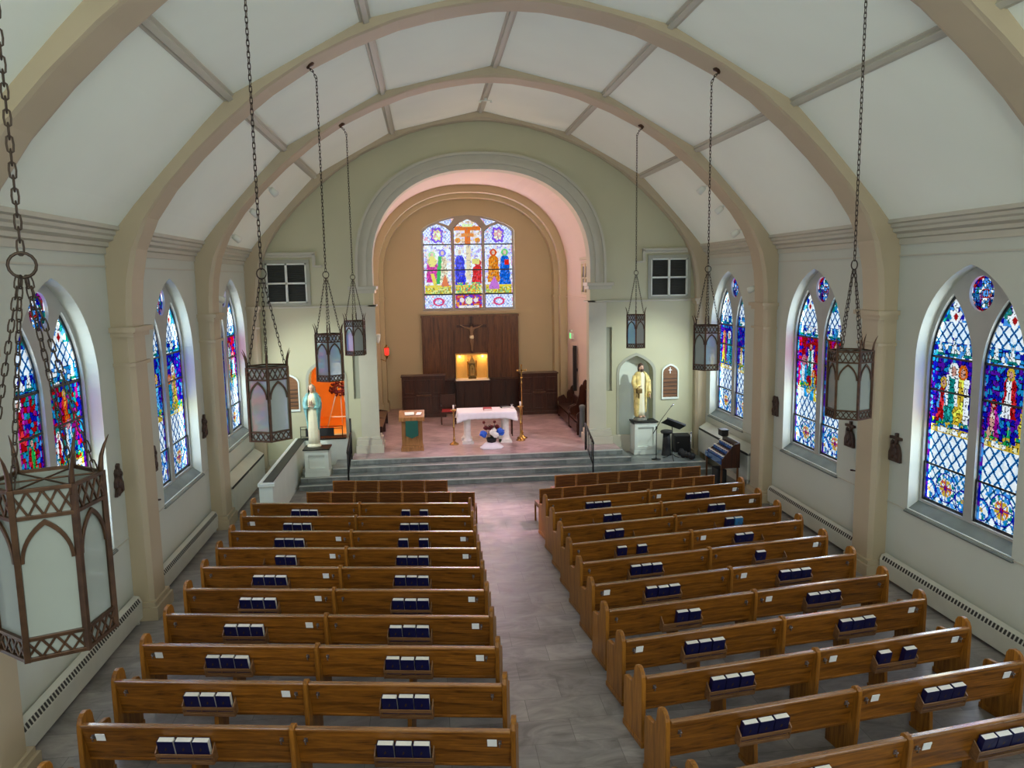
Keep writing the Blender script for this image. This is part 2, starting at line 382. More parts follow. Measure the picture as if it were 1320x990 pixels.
    put(C,cm&(np.hypot(np.abs(U)-.38,V-7.0)<.1),(.95,.45,.05))
    for c,col in ((-1.17,(.95,.9,.4)),(1.17,(.95,.6,.5))):
        m=(np.abs(U-c)**4+np.abs((V-7.2)*.8)**4)**.25+.02*np.sin(np.arctan2(V-7.2,U-c)*8); put(C,(m<.22)&(m>.15)&top,(.36,.16,.85)); pick(C,(m<=.15)&top,rnd,[col,col,(1,1,.8),(1,.6,.6)])
    bot=V<4.93
    for c in (-1.17,1.17):
        put(C,bot&((np.abs(np.hypot((U-c)*.7,V-4.66)-.13)<.03)),(.85,.12,.3))
    cm=bot&(L==1); pick(C,cm,rnd,[(.35,.05,.6),(.9,.4,.1),(.7,.05,.15),(.2,.1,.7)]); put(C,cm&(np.hypot(U,V-4.7)<.14),(1,.95,.7)); put(C,cm&(np.abs(V-4.45)<.07)&(abs(U)<.4),(1,.9,.85)); put(C,cm&(np.hypot(np.abs(U)-.27,V-4.72)<.09),(1,.85,.8))
    pick(C,np.abs(u)>.50,rnd,[(.9,.5,.7),W,(.6,.6,1),(1,.7,.6)])
    put(C,(g2<.005)&(rnd>.72),(.35,.28,.35)); C=(C**1.35)*(1.0)
    for b in (6.84,5.88): put(C,np.abs(V-b)<.02,LD)
    put(C,(V>4.92)&(V<4.98),LD)
    return C
def glass_grid(name,origin,du,dv,u0,u1,v0,v1,step,paint,parent):
    """plane of small panes: point = origin + du*u + dv*v"""
    nx=int((u1-u0)/step); ny=int((v1-v0)/step)
    us=np.linspace(u0,u1,nx+1); vs=np.linspace(v0,v1,ny+1)
    gu,gv=np.meshgrid(us,vs); P=np.array(origin)+gu[...,None]*np.array(du)+gv[...,None]*np.array(dv)
    i=np.arange(nx); j=np.arange(ny); I,J=np.meshgrid(i,j); a=J*(nx+1)+I
    F=np.stack([a,a+1,a+nx+2,a+nx+1],-1).reshape(-1,4)
    me=bpy.data.meshes.new(name); me.from_pydata(P.reshape(-1,3).tolist(),[],F.tolist())
    cu,cv=np.meshgrid((us[1:]+us[:-1])/2,(vs[1:]+vs[:-1])/2)
    C=paint(cu,cv); C=np.concatenate([C,np.ones(C.shape[:2]+(1,))],-1).reshape(-1,4)
    at=me.attributes.new('glass','FLOAT_COLOR','FACE'); at.data.foreach_set('color',C.astype(np.float32).ravel())
    me.materials.append(M['glass'])
    o=bpy.data.objects.new(name,me); COL.objects.link(o); o.parent=parent; return o

def AREA(name,loc,rot,sx,sy,L,color,label,cat='light'):
    d=bpy.data.lights.new(name,'AREA'); d.shape='RECTANGLE'; d.size=sx; d.size_y=sy; d.energy=L*PI*sx*sy; d.color=color
    o=bpy.data.objects.new(name,d); COL.objects.link(o); o.location=loc; o.rotation_euler=rot
    TAG(o,label,cat,None,'structure'); return o
def LAMP(name,loc,power,color,radius,label,spot=None,aim=None,blend=.6):
    d=bpy.data.lights.new(name,'SPOT' if spot else 'POINT'); d.energy=power; d.color=color; d.shadow_soft_size=radius
    o=bpy.data.objects.new(name,d); COL.objects.link(o); o.location=loc
    if spot:
        d.spot_size=spot; d.spot_blend=blend
        o.rotation_euler=(Vector(aim)-Vector(loc)).to_track_quat('-Z','Y').to_euler()
    TAG(o,label,'light',None,'structure'); return o

# ================================================================== SETTING
WX=6.6; YB=-3.0; YE=22.45; ZF=.56
RIBS=[-1.33,3.39,8.11,12.83,17.55]; RW=.64
WC=[1.5,6.25,11.03,15.84,20.60]
CEILP=[(0,10.14),(2.45,9.56),(4.58,8.38),(5.05,7.90),(5.67,7.23),(6.1,6.75),(6.40,6.38)]
def sym(p): return [(-x,z) for x,z in reversed(p)]+[(x,z) for x,z in p if x!=0 ] if p[0][0]==0 else [(-x,z) for x,z in reversed(p)]+list(p)
def superarch(a,b,zc,n=40,e=2.3,x0=0):
    pts=[]
    for i in range(n+1):
        t=PI*i/n; c=math.cos(t); s=math.sin(t)
        pts.append((x0+a*math.copysign(abs(c)**(2/e),c),zc+b*abs(s)**(2/e)))
    return pts  # from +a to -a
def lancet(c,hw,z0,sp,tip,n=14):
    h=tip-sp; R=(hw*hw+h*h)/(2*hw); pts=[(c-hw,z0),(c+hw,z0)]
    a1=math.asin(min(1,h/R))
    for i in range(n+1):
        a=a1*i/n; pts.append((c+hw-R+R*math.cos(a),sp+R*math.sin(a)))
    for i in range(n-1,-1,-1):
        a=a1*i/n; pts.append((c-hw+R-R*math.cos(a),sp+R*math.sin(a)))
    return pts

# floors
o=MB().box(-7,7,YB,YE+.5,-.15,0).build('floor',M['floor']); STRUCT(o,'grey stone-look tiled floor of the nave','floor')
m=MB(); m.box(-3.85,3.85,21.5,22.95,.42,ZF); m.box(-3.8,3.8,22.95,30.2,.0,ZF)
o=m.build('floor',M['cfloor']); STRUCT(o,'raised chancel floor in rosy grey tile','floor')
def stair(x0,x1,y0,y1,z,extra=()):
    m=MB(); m.box(x0,x1,y0,y1,z-.14,z)
    for e in extra: m.box(*e)
    return m
for (x0,x1,y0,z,ex) in [(-5.15,6.2,20.5,.14,()),(-5.15,6.15,20.8,.28,()),(-4.33,4.06,21.15,.42,((-5.15,-5.07,21.15,22.45,.28,.42),)),]:
    o=stair(x0,x1,y0,22.45,z,ex).build('trim_stair_step',M['step'],bevel=.008); STRUCT(o,'grey tiled altar step %.2f m above the nave floor'%z,'step')
M['nosing']=plain('nosing_stone',(.50,.53,.50),.35,var=.08)
for x0,x1,y,z in ((-5.15,6.2,20.5,.14),(-5.15,6.15,20.8,.28),(-4.33,4.06,21.15,.42)):
    o=MB().box(x0,x1,y-.012,y+.045,z-.02,z+.004).build('trim_step_edge',M['nosing'],bevel=.004); STRUCT(o,'pale edge strip of the altar step %.2f m high'%z,'step')
o=MB().box(-3.88,3.88,21.455,21.52,ZF-.02,ZF+.004).build('trim_step_edge',M['nosing'],bevel=.004); STRUCT(o,'pale edge strip of the top altar step','step')
o=MB().box(-3.88,3.88,21.46,21.56,.425,ZF+.002).build('trim_stair_nosing',M['step'],bevel=.006); STRUCT(o,'grey nosing along the top altar step','step')

# side walls
for s,nm in ((-1,'left'),(1,'right')):
    poly=[(YB,0),(YE+.5,0),(YE+.5,6.5),(YB,6.5)]
    holes=[lancet(c,1.22,1.45,4.05,5.63) for c in WC]
    o=MB().prism(poly,'x',s*WX,s*(WX+.4),holes).build('wall_'+nm,M['wall']); STRUCT(o,'%s side wall of the nave pierced by pointed windows'%nm,'wall')
    # cornice
    prof=[(6.6,6.00),(6.57,6.0),(6.57,6.10),(6.52,6.12),(6.52,6.18),(6.44,6.22),(6.44,6.27),(6.40,6.30),(6.40,6.35),(6.34,6.37),(6.34,6.43),(6.6,6.43)]
    m=MB(); m.prism([(s*x,z) for x,z in prof],'y',YB,YE); m.box(s*6.6,s*6.58,YB,YE,5.80,5.825)
    o=m.build('trim_cornice',M['trimp']); STRUCT(o,'stepped cornice along the top of the %s wall'%nm,'cornice')
    o=MB().box(s*6.6,s*6.585,YB,YE,1.405,1.425).build('trim_dado_line',M['trimp']); STRUCT(o,'thin dado line on the %s wall'%nm,'moulding')
    m=MB(); m.box(s*6.6,s*6.56,YB,YE,0,.16); m.box(s*6.6,s*6.575,YB,YE,.16,.19)
    o=m.build('baseboard_'+nm,M['trimp']); STRUCT(o,'painted baseboard of the %s wall'%nm,'baseboard')
# back wall; its clear window and area light are added to brighten the nave
hole=lancet(0,2.4,5.2,7.2,9.2)
top=sym(CEILP)
poly=[(-6.6,0),(6.6,0),(6.6,6.4)]+list(reversed(top))+[(-6.6,6.4)]
o=MB().prism(poly,'y',YB-.4,YB,[hole]).build('wall_back',M['wall']); STRUCT(o,'rear wall of the nave with an added window opening','wall')
AREA('rear_fill_light',(0,YB-.3,7.1),(PI/2,0,0),4.6,3.9,11,(.95,1,.90),'added unseen fill light at the rear wall opening')
# ceiling
T=[(x*1.02,z+.12) for x,z in top]
o=MB().prism(top+list(reversed(T)),'y',YB-.4,YE+.5).build('ceiling',M['ceil']); STRUCT(o,'faceted barrel ceiling of pale boards','ceiling')
ylist=[(YB,-1.33)]+[(RIBS[i]+RW,RIBS[i+1]) for i in range(4)]+[(RIBS[4]+RW,22.2)]
for (px,pz,ang) in [(0,10.14,0),(2.45,9.56,21),(-2.45,9.56,-21),(4.58,8.38,37),(-4.58,8.38,-37)]:
    m=MB(); a=math.radians(ang); c,sn=math.cos(a),math.sin(a)
    for (w,d) in ((.095,.03),(.045,.075)):
        q=[(-w,.03),(w,.03),(w,-d),(-w,-d)]
        P=[(px+u*c+v*sn,pz-u*sn+v*c) for u,v in q]
        m.prism(P,'y',YB,YE)
    o=m.build('trim_ceiling_batten',M['trimp'],bevel=.01); STRUCT(o,'moulded batten along the ceiling at x %.1f'%px,'batten')
# ribs
SOFF=[(0,9.90),(.43,9.88),(.95,9.80),(1.37,9.725),(1.94,9.565),(2.65,9.29),(3.32,8.97),(4.0,8.53),(4.60,8.05),(5.11,7.575),(5.58,7.06),(5.93,6.56),(6.14,6.08),(6.24,5.6),(6.28,5.2),(6.29,4.85),(6.29,0)]
OUT=[(0,10.16),(.7,10.0),(1.4,9.83),(2.1,9.66),(2.5,9.57),(3.1,9.22),(3.9,8.78),(4.6,8.40),(5.3,7.67),(5.9,7.02),(6.5,6.4),(6.62,6.1),(6.62,5.9),(6.62,5.6),(6.62,5.2),(6.62,4.85),(6.62,0)]
def rib(y0,y1,nm,lab):
    I=[(-x,z) for x,z in reversed(SOFF)]+SOFF[1:]; O=[(-x,z) for x,z in reversed(OUT)]+OUT[1:]
    R=[]; d=.07
    for (a,b) in zip(I,O):
        v=Vector((b[0]-a[0],b[1]-a[1])); v.normalize(); q=(a[0]+v.x*d,a[1]+v.y*d)
        R.append([(b[0],y0,b[1]),(q[0],y0,q[1]),(a[0],y0+d,a[1]),(a[0],y1-d,a[1]),(q[0],y1,q[1]),(b[0],y1,b[1])])
    m=MB(); m.loft(R,True,False,True,0,False)
    for s in (-1,1):
        for z0,z1,e in ((4.70,4.78,.04),(4.78,4.86,.09),(4.235,4.29,.035)):
            m.box(s*6.6,s*(6.29-e),y0-e,y1+e,z0,z1)
        for z0,z1,e in ((0,.22,.08),(.22,.30,.04)): m.box(s*6.6,s*(6.29-e),y0-e,y1+e,z0,z1)
    o=m.build(nm,M['rib']); STRUCT(o,lab,'arched rib')
for k,y in enumerate(RIBS): rib(y,y+RW,'trim_arched_rib','painted arched rib and pilasters of bay %d from the gallery'%(k+1))
rib(22.14,YE+.02,'trim_arched_rib','slim arched rib against the chancel wall')

# pointed side windows
def side_window(s,c,scene,n):
    root=EMPTY('window_%d'%n,(s*6.6,c,1.45),0,'pointed stained glass window number %d, %s wall'%(n,'left' if s<0 else 'right'),'window',None,'structure')
    root.location=(0,0,0)
    m=MB()
    lights=[lancet(c+d,.54,1.62,3.95,5.17) for d in (-.635,.635)]
    rnd=[(c+.27*math.cos(2*PI*i/28),5.185+.27*math.sin(2*PI*i/28)) for i in range(28)]
    m.prism(lancet(c,1.25,1.44,4.05,5.65),'x',s*6.80,s*6.845,lights+[rnd]); m.build('tracery',M['stone'],root)
    m=MB()
    for d in (-.635,.635):
        L=lancet(c+d,.555,1.60,3.95,5.19); Li=lancet(c+d,.512,1.665,3.95,5.09)
        m.prism(L,'x',s*6.85,s*6.867,[Li])
        for z in (2.28,3.56,4.12): m.box(s*6.85,s*6.87,c+d-.54,c+d+.54,z-.018,z+.018)
        m.box(s*6.83,s*6.86,c+d-.545,c+d-.495,1.60,2.3); m.box(s*6.83,s*6.86,c+d+.495,c+d+.545,1.60,2.3)
    m.build('glazing_bars',M['lead'],root)
    m=MB(); m.add([(s*6.56,c-1.27,1.405),(s*6.56,c+1.27,1.405),(s*6.83,c+1.27,1.60),(s*6.83,c-1.27,1.60),(s*6.56,c-1.27,1.38),(s*6.56,c+1.27,1.38),(s*6.83,c+1.27,1.38),(s*6.83,c-1.27,1.38)],
        [(0,1,2,3),(4,7,6,5),(0,4,5,1),(3,2,6,7),(1,5,6,2),(0,3,7,4)]); m.build('sill',M['sill'],root,bevel=.005)
    st=.0135 if n<5 and c>10 and c<12 else (.017 if c<17 else .02)
    if c<9: st=.05
    dirn=(0,s*-1.0,0)
    for w,d in ((0,.635),(1,-.635)):
        glass_grid('stained_glass',(s*6.868,c+d,0),(0,-1,0),(0,0,1),-.56,.56,1.6,5.19,st,lambda U,V,w=w:paint_side(U,V,scene,w,.54),root)
    glass_grid('stained_glass',(s*6.868,c,5.185),(0,-1,0),(0,0,1),-.28,.28,-.28,.28,st,lambda U,V:paint_round(U,V,scene+20),root)
    AREA('window_daylight',(s*7.3,c,3.4),(0,s*PI/2,0),4.6,3.4,WL,(.98,1,.94),'daylight outside stained glass window number %d'%n)
WL=9.0
n=1
for s,scs in ((-1,[2,5,1,4,3]),(1,[4,2,0,3,2])):
    for c,sc_ in zip(WC,scs):
        side_window(s,c,sc_,n); n+=1

# chancel (east) end wall
arch=superarch(3.14,2.8,5.8)
outer=[(-6.62,0),(-3.14,0)]+list(reversed(arch))+[(3.14,0),(6.62,0),(6.62,6.4)]+list(reversed(top))+[(-6.62,6.4)]
def fourc(c,hw,z0,sp,tip):
    h=tip-sp
    return [(c-hw,z0),(c+hw,z0),(c+hw,sp),(c+hw*.97,sp+h*.22),(c+hw*.88,sp+h*.42),(c+hw*.72,sp+h*.6),(c+hw*.38,sp+h*.84),(c,tip),(c-hw*.38,sp+h*.84),(c-hw*.72,sp+h*.6),(c-hw*.88,sp+h*.42),(c-hw*.97,sp+h*.22),(c-hw,sp)]
nicheR=fourc(4.54,.52,.30,2.66,3.18)
openL=fourc(-4.56,.50,1.05,2.72,3.27)
holes=[nicheR,openL]
for s in (-1,1):
    holes.append([(s*4.97,4.93),(s*6.09,4.93),(s*6.09,6.04),(s*4.97,6.04)])
    holes.append([(s*3.59,2.14),(s*3.80,2.14),(s*3.80,4.05),(s*3.59,4.05)])
o=MB().prism(outer,'y',YE,YE+.5,holes).build('wall_chancel',M['endwall']); STRUCT(o,'end wall of the nave around the chancel arch','wall')
m=MB(); m.prism(fourc(4.54,.60,.28,2.68,3.27),'y',YE-.02,YE+.02,[nicheR]); m.prism(fourc(-4.56,.58,1.05,2.74,3.36),'y',YE-.02,YE+.02,[openL])
o=m.build('trim_niche_moulding',M['surround']); STRUCT(o,'rounded mouldings around the two statue openings','moulding')
o=MB().box(3.95,5.15,YE+.42,YE+.5,.28,3.3).build('wall_niche_back',M['white']); STRUCT(o,'white back of the right statue niche','wall')
m=MB()
for s in (-1,1): m.box(s*3.57,s*3.82,YE+.09,YE+.12,2.1,4.1)
o=m.build('wall_recess_back',M['surround']); STRUCT(o,'backs of the two shallow upright recesses beside the arch','wall')
# arch mouldings, imposts and string course
m=MB()
def archband(a0,a1,y0,y1):
    A=superarch(3.14+a0,2.8+a0,5.8); B=superarch(3.14+a1,2.8+a1,5.8)
    A=[(A[0][0],5.36)]+A+[(A[-1][0],5.36)]; B=[(B[0][0],5.36)]+B+[(B[-1][0],5.36)]
    R=[[(p[0],y0,p[1]),(q[0],y0,q[1]),(q[0],y1,q[1]),(p[0],y1,p[1])] for p,q in zip(A,B)]
    m.loft(R,True,False,True,0,False)
archband(0,.16,YE-.03,YE+.01); archband(.16,.26,YE-.07,YE+.01); archband(.26,.40,YE-.045,YE+.01); archband(.40,.47,YE-.11,YE+.01)
o=m.build('trim_chancel_arch',M['trimp']); STRUCT(o,'moulded architrave of the chancel arch','moulding')
m=MB()
for s in (-1,1):
    m.box(s*3.04,s*3.84,YE-.10,YE+.58,5.27,5.37); m.box(s*3.09,s*3.78,YE-.06,YE+.55,5.17,5.27)
    m.box(s*3.07,s*6.3,YE-.05,YE+.02,4.79,4.84); m.box(s*3.06,s*3.30,YE-.05,YE+.55,4.79,4.84)
    m.box(s*3.10,s*3.62,YE-.04,YE+.02,ZF,4.79)
    for e,z0,z1 in ((.13,ZF,.80),(.09,.80,.95),(.05,.95,1.02)): m.box(s*(3.12-e),s*(3.72+e*.5),YE-.06-e,YE+.5+e,z0,z1)
    m.box(s*3.8,s*6.6,YE-.04,YE,.0,.80 if s>0 else .45)
    # hood mould over the square windows
    m.box(s*4.70,s*6.35,YE-.09,YE,6.26,6.34); m.box(s*4.78,s*6.35,YE-.05,YE,6.20,6.26)
    m.box(s*4.70,s*4.78,YE-.09,YE,5.98,6.30); m.box(s*4.52,s*4.78,YE-.09,YE,5.92,5.98)
o=m.build('trim_string_course',M['trimp'],bevel=.008); STRUCT(o,'imposts, string course and hood mouldings of the chancel wall','moulding')
for s,nm in ((-1,'left'),(1,'right')):
    root=EMPTY('window_%d'%n,(0,0,0),0,'square four-light louvred window high on the chancel wall, %s side'%nm,'window',None,'structure'); n+=1
    m=MB(); X0,X1=4.97,6.09
    m.prism([(s*4.88,4.86),(s*6.18,4.86),(s*6.18,6.14),(s*4.88,6.14)],'y',YE-.03,YE+.06,[[(s*X0,4.93),(s*X1,4.93),(s*X1,6.04),(s*X0,6.04)]]); m.build('surround',M['surround'],root)
    m=MB(); w=.045
    m.box(s*X0,s*(X0+w),YE+.0,YE+.06,4.93,6.04); m.box(s*(X1-w),s*X1,YE,YE+.06,4.93,6.04)
    m.box(s*X0,s*X1,YE,YE+.06,4.93,4.93+w); m.box(s*X0,s*X1,YE,YE+.06,6.04-w,6.04)
    m.box(s*5.50,s*5.56,YE,YE+.06,4.93,6.04); m.box(s*X0,s*X1,YE,YE+.06,5.46,5.51); m.build('frame',M['frame'],root)
    m=MB(); m.box(s*X0,s*X1,YE+.12,YE+.14,4.93,6.04)
    for i in range(22):
        z=4.96+i*.05; m.add([(s*X0,YE+.07,z),(s*X1,YE+.07,z),(s*X1,YE+.11,z+.035),(s*X0,YE+.11,z+.035)],[(0,1,2,3)])
    m.build('louvres',M['louvre'],root)

# chancel shell
vo=superarch(3.65,3.45,5.5); vi=superarch(3.80,3.6,5.5)
R=[[(p[0],YE+.5,p[1]),(p[0],30.2,p[1]),(q[0],30.2,q[1]),(q[0],YE+.5,q[1])] for p,q in zip(vo,vi)]
o=MB().loft(R,True,False,True,0,False).build('ceiling',M['vault']); STRUCT(o,'plaster barrel vault of the chancel','ceiling')
for s,nm in ((-1,'chancel_left'),(1,'chancel_right')):
    hl=[[(25.03,5.0),(26.0,5.0),(26.0,6.1),(25.03,6.1)]] if s>0 else []
    o=MB().prism([(YE+.5,0),(30.2,0),(30.2,5.52),(YE+.5,5.52)],'x',s*3.65,s*3.80).build('wall_'+nm,M['vault']); STRUCT(o,'plaster side wall of the chancel, %s'%nm[8:],'wall')
    m=MB(); m.box(s*3.65,s*3.60,YE+.5,30,4.79,4.84); m.box(s*3.65,s*3.61,YE+.5,30,ZF,.86); m.box(s*3.65,s*3.62,YE+.5,30,.86,.9)
    o=m.build('trim_chancel_moulding',M['vault']); STRUCT(o,'string and base moulding of the chancel, %s side'%nm[8:],'moulding')
root=EMPTY('window_%d'%n,(0,0,0),0,'small framed window high on the right chancel wall','window',None,'structure'); n+=1
m=MB(); m.prism([(24.95,4.95),(26.05,4.95),(26.05,6.05),(24.95,6.05)],'x',3.65,3.59,[[(25.03,5.03),(25.97,5.03),(25.97,5.97),(25.03,5.97)]])
m.box(3.65,3.60,25.47,25.53,5,6); m.box(3.65,3.60,25,26,5.47,5.53); m.box(3.65,3.56,24.85,26.15,6.1,6.18); m.build('frame',M['sanct'],root)
MB().box(3.645,3.64,25.03,25.97,5.03,5.97).build('pane',M['louvre'],root)
def chrib(y0,y1,d,mat,lab):
    A=superarch(3.65-d,3.45-d,5.5); B=superarch(3.66,3.46,5.5)
    A=[(A[0][0],ZF)]+A+[(A[-1][0],ZF)]; B=[(B[0][0],ZF)]+B+[(B[-1][0],ZF)]
    R=[[(p[0],y0,p[1]),(q[0],y0,q[1]),(q[0],y1,q[1]),(p[0],y1,p[1])] for p,q in zip(A,B)]
    m=MB().loft(R,True,False,True,0,False)
    for s in (-1,1): m.box(s*3.65,s*(3.65-d-.06),y0-.05,y1,ZF,.9); m.box(s*3.65,s*(3.65-d-.04),y0-.04,y1,4.79,4.87)
    o=m.build('trim_chancel_rib',mat); STRUCT(o,lab,'arched rib')
chrib(29.0,29.45,.26,M['sanct'],'outer step of the arched rib at the back of the chancel')
chrib(29.45,30.0,.42,M['sanct'],'inner step of the arched rib at the back of the chancel')
ET=[(1.78,7.36),(1.70,7.45),(1.45,7.60),(1.05,7.76),(.55,7.89),(0,7.94)]
eh=[(-1.78,4.32),(1.78,4.32)]+ET+[(-x,z) for x,z in reversed(ET[:-1])]
o=MB().prism([(-3.8,0),(3.8,0),(3.8,9.2),(-3.8,9.2)],'y',30.0,30.3,[eh]).build('wall_chancel_back',M['sanct']); STRUCT(o,'rear wall of the chancel','wall')
root=EMPTY('window_%d'%n,(0,0,0),0,'three-light stained glass window above the reredos','window',None,'structure'); n+=1
def l3(c,hw,sh,tip): return [(c-hw,4.40),(c+hw,4.40),(c+hw,sh),(c+hw*.6,sh+(tip-sh)*.62),(c,tip),(c-hw*.6,sh+(tip-sh)*.62),(c-hw,sh)]
lh=[l3(-1.17,.545,7.34,7.62),l3(0,.545,7.46,7.80),l3(1.17,.545,7.34,7.62)]
lh+= [[(s*.50,7.83),(s*.72,7.55),(s*1.10,7.69)] if s>0 else [(-.50,7.83),(-1.10,7.69),(-.72,7.55)] for s in (-1,1)]
m=MB(); m.prism(eh,'y',30.12,30.18,lh); m.build('tracery',M['stone'],root)
m=MB()
for c in (-1.17,0,1.17):
    for z in (5.88,6.84): m.box(c-.55,c+.55,30.15,30.175,z-.02,z+.02)
    m.box(c-.55,c+.55,30.14,30.175,4.92,4.98)
    m.prism(l3(c,.55,7.46 if c==0 else 7.34,7.81 if c==0 else 7.63),'y',30.155,30.178,[[(p[0]+(c-p[0])*.04,p[1]+(6-p[1])*.012) for p in l3(c,.55,7.46 if c==0 else 7.34,7.81 if c==0 else 7.63)]])
m.build('glazing_bars',M['lead'],root)
m=MB(); m.prism([(-1.93,4.20),(1.93,4.20),(1.93,4.32),(-1.93,4.32)],'y',29.93,30.13); m.build('sill',M['sanct'],root)
glass_grid('stained_glass',(0,30.17,0),(1,0,0),(0,0,1),-1.74,1.74,4.38,7.86,.022,paint_east,root)
AREA('east_window_daylight',(0,30.9,6.1),(-PI/2,0,0),4.4,4.2,12,(1,.96,.97),'daylight outside the east window')
# room behind the left opening
m=MB(); m.box(-6.2,-3.84,YE+.5,26.2,.85,1.0); m.box(-6.25,-6.2,YE+.5,26.2,1,3.9); m.box(-3.88,-3.84,YE+.5,26.2,1,3.9); m.box(-6.2,-3.84,26.2,26.25,1,3.9); m.box(-6.2,-3.84,YE+.5,26.2,3.9,3.95)
o=m.build('wall_side_chapel',M['orange']); STRUCT(o,'orange painted walls of the small room behind the left opening','wall')
LAMP('side_room_ceiling_lamp',(-4.15,23.5,3.45),42,(1,.74,.34),.12,'warm ceiling lamp of the orange room')
# parapets
m=MB(); m.box(-5.46,-5.24,17.45,YE,0,1.02); m.box(-5.50,-5.20,17.40,17.62,0,1.02); o=m.build('wall_ramp_parapet',M['white'],bevel=.01); STRUCT(o,'low white parapet wall beside the altar steps','wall')
m=MB(); m.box(-5.44,-5.22,17.5,YE,1.02,1.05); m.box(-5.3,-4.06,YE-.22,YE+.25,1.02,1.06); o=m.build('trim_parapet_cap',M['granite'],bevel=.006); STRUCT(o,'dark polished cap along the low parapet','coping')
m=MB(); m.box(-5.52,-5.44,17.38,YE,1.0,1.055); m.box(-5.52,-5.15,17.36,17.5,.98,1.05); o=m.build('trim_parapet_edge',M['white'],bevel=.006); STRUCT(o,'white edge of the parapet cap','coping')
o=MB().box(-5.24,-4.0,YE-.2,YE,.28,1.02).build('wall_low_ledge',M['white']); STRUCT(o,'low white wall under the left opening','wall')

# ================================================================== NAVE FURNITURE
ORD=['first','second','third','fourth','fifth','sixth','seventh','eighth','ninth','tenth','eleventh','twelfth']
# heaters
def heater(s,y0,y1,lab):
    r=EMPTY('baseboard_heater',(s*6.56,(y0+y1)/2,0),0,lab,'heater','long baseboard heaters'); cy=(y0+y1)/2
    def X(x): return s*(x-6.56)
    m=MB(); m.prism([(X(6.555),.06),(X(6.44),.08),(X(6.43),.36),(X(6.47),.45),(X(6.555),.47)],'y',y0-cy,y1-cy)
    for y in (y0-cy+.08,y1-cy-.08): m.box(X(6.555),X(6.47),y-.03,y+.03,0,.07)
    m.build('cover',M['heater'],r,bevel=.006)
    m=MB(); k=int((y1-y0)/.075)
    for i in range(k):
        y=y0-cy+.05+i*(y1-y0-.1)/k
        m.add([(X(6.428),y,.375),(X(6.428),y+.045,.375),(X(6.462),y+.045,.442),(X(6.462),y,.442)],[(0,1,2,3)])
    m.build('grille',M['hole'],r)
heater(-1,13.62,17.42,'cream baseboard heater on the left wall under the second visible window')
heater(-1,8.9,12.72,'cream baseboard heater on the left wall under the nearest window')
heater(1,13.62,17.42,'cream baseboard heater on the right wall under the middle window')
heater(1,8.9,12.72,'cream baseboard heater on the right wall under the nearest window')
for s,nm in ((-1,'left'),(1,'right')):
    y0,y1=18.3,21.9; r=EMPTY('radiator_cover',(s*6.5,20.1,0),0,'tall cream radiator cabinet with sloping top against the %s wall near the chancel'%nm,'radiator cover')
    zb=0 if s<0 else .285; fz=0
    def X(x): return s*(x-6.5)
    m=MB(); m.box(X(6.555),X(6.30),y0-20.1,y1-20.1,zb+.06,zb+.71); m.box(X(6.3),X(6.34),y1-20.1-.06,y1-20.1,fz,zb+.1); m.box(X(6.3),X(6.34),y0-20.1,y0-20.1+.06,fz,zb+.1)
    m.add([(X(6.30),y0-20.1,zb+.76),(X(6.30),y1-20.1,zb+.76),(X(6.555),y1-20.1,zb+.92),(X(6.555),y0-20.1,zb+.92),(X(6.555),y0-20.1,zb+.76),(X(6.555),y1-20.1,zb+.76)],[(0,1,2,3),(0,3,4),(1,5,2),(3,2,5,4),(0,4,5,1)])
    m.build('cabinet',M['heater'],r,bevel=.006)
    m=MB(); m.box(X(6.299),X(6.32),y0-20.1+.05,-.05,zb+.705,zb+.765); m.box(X(6.299),X(6.32),.03,y1-20.1-.05,zb+.705,zb+.765); m.build('grille',M['hole'],r)

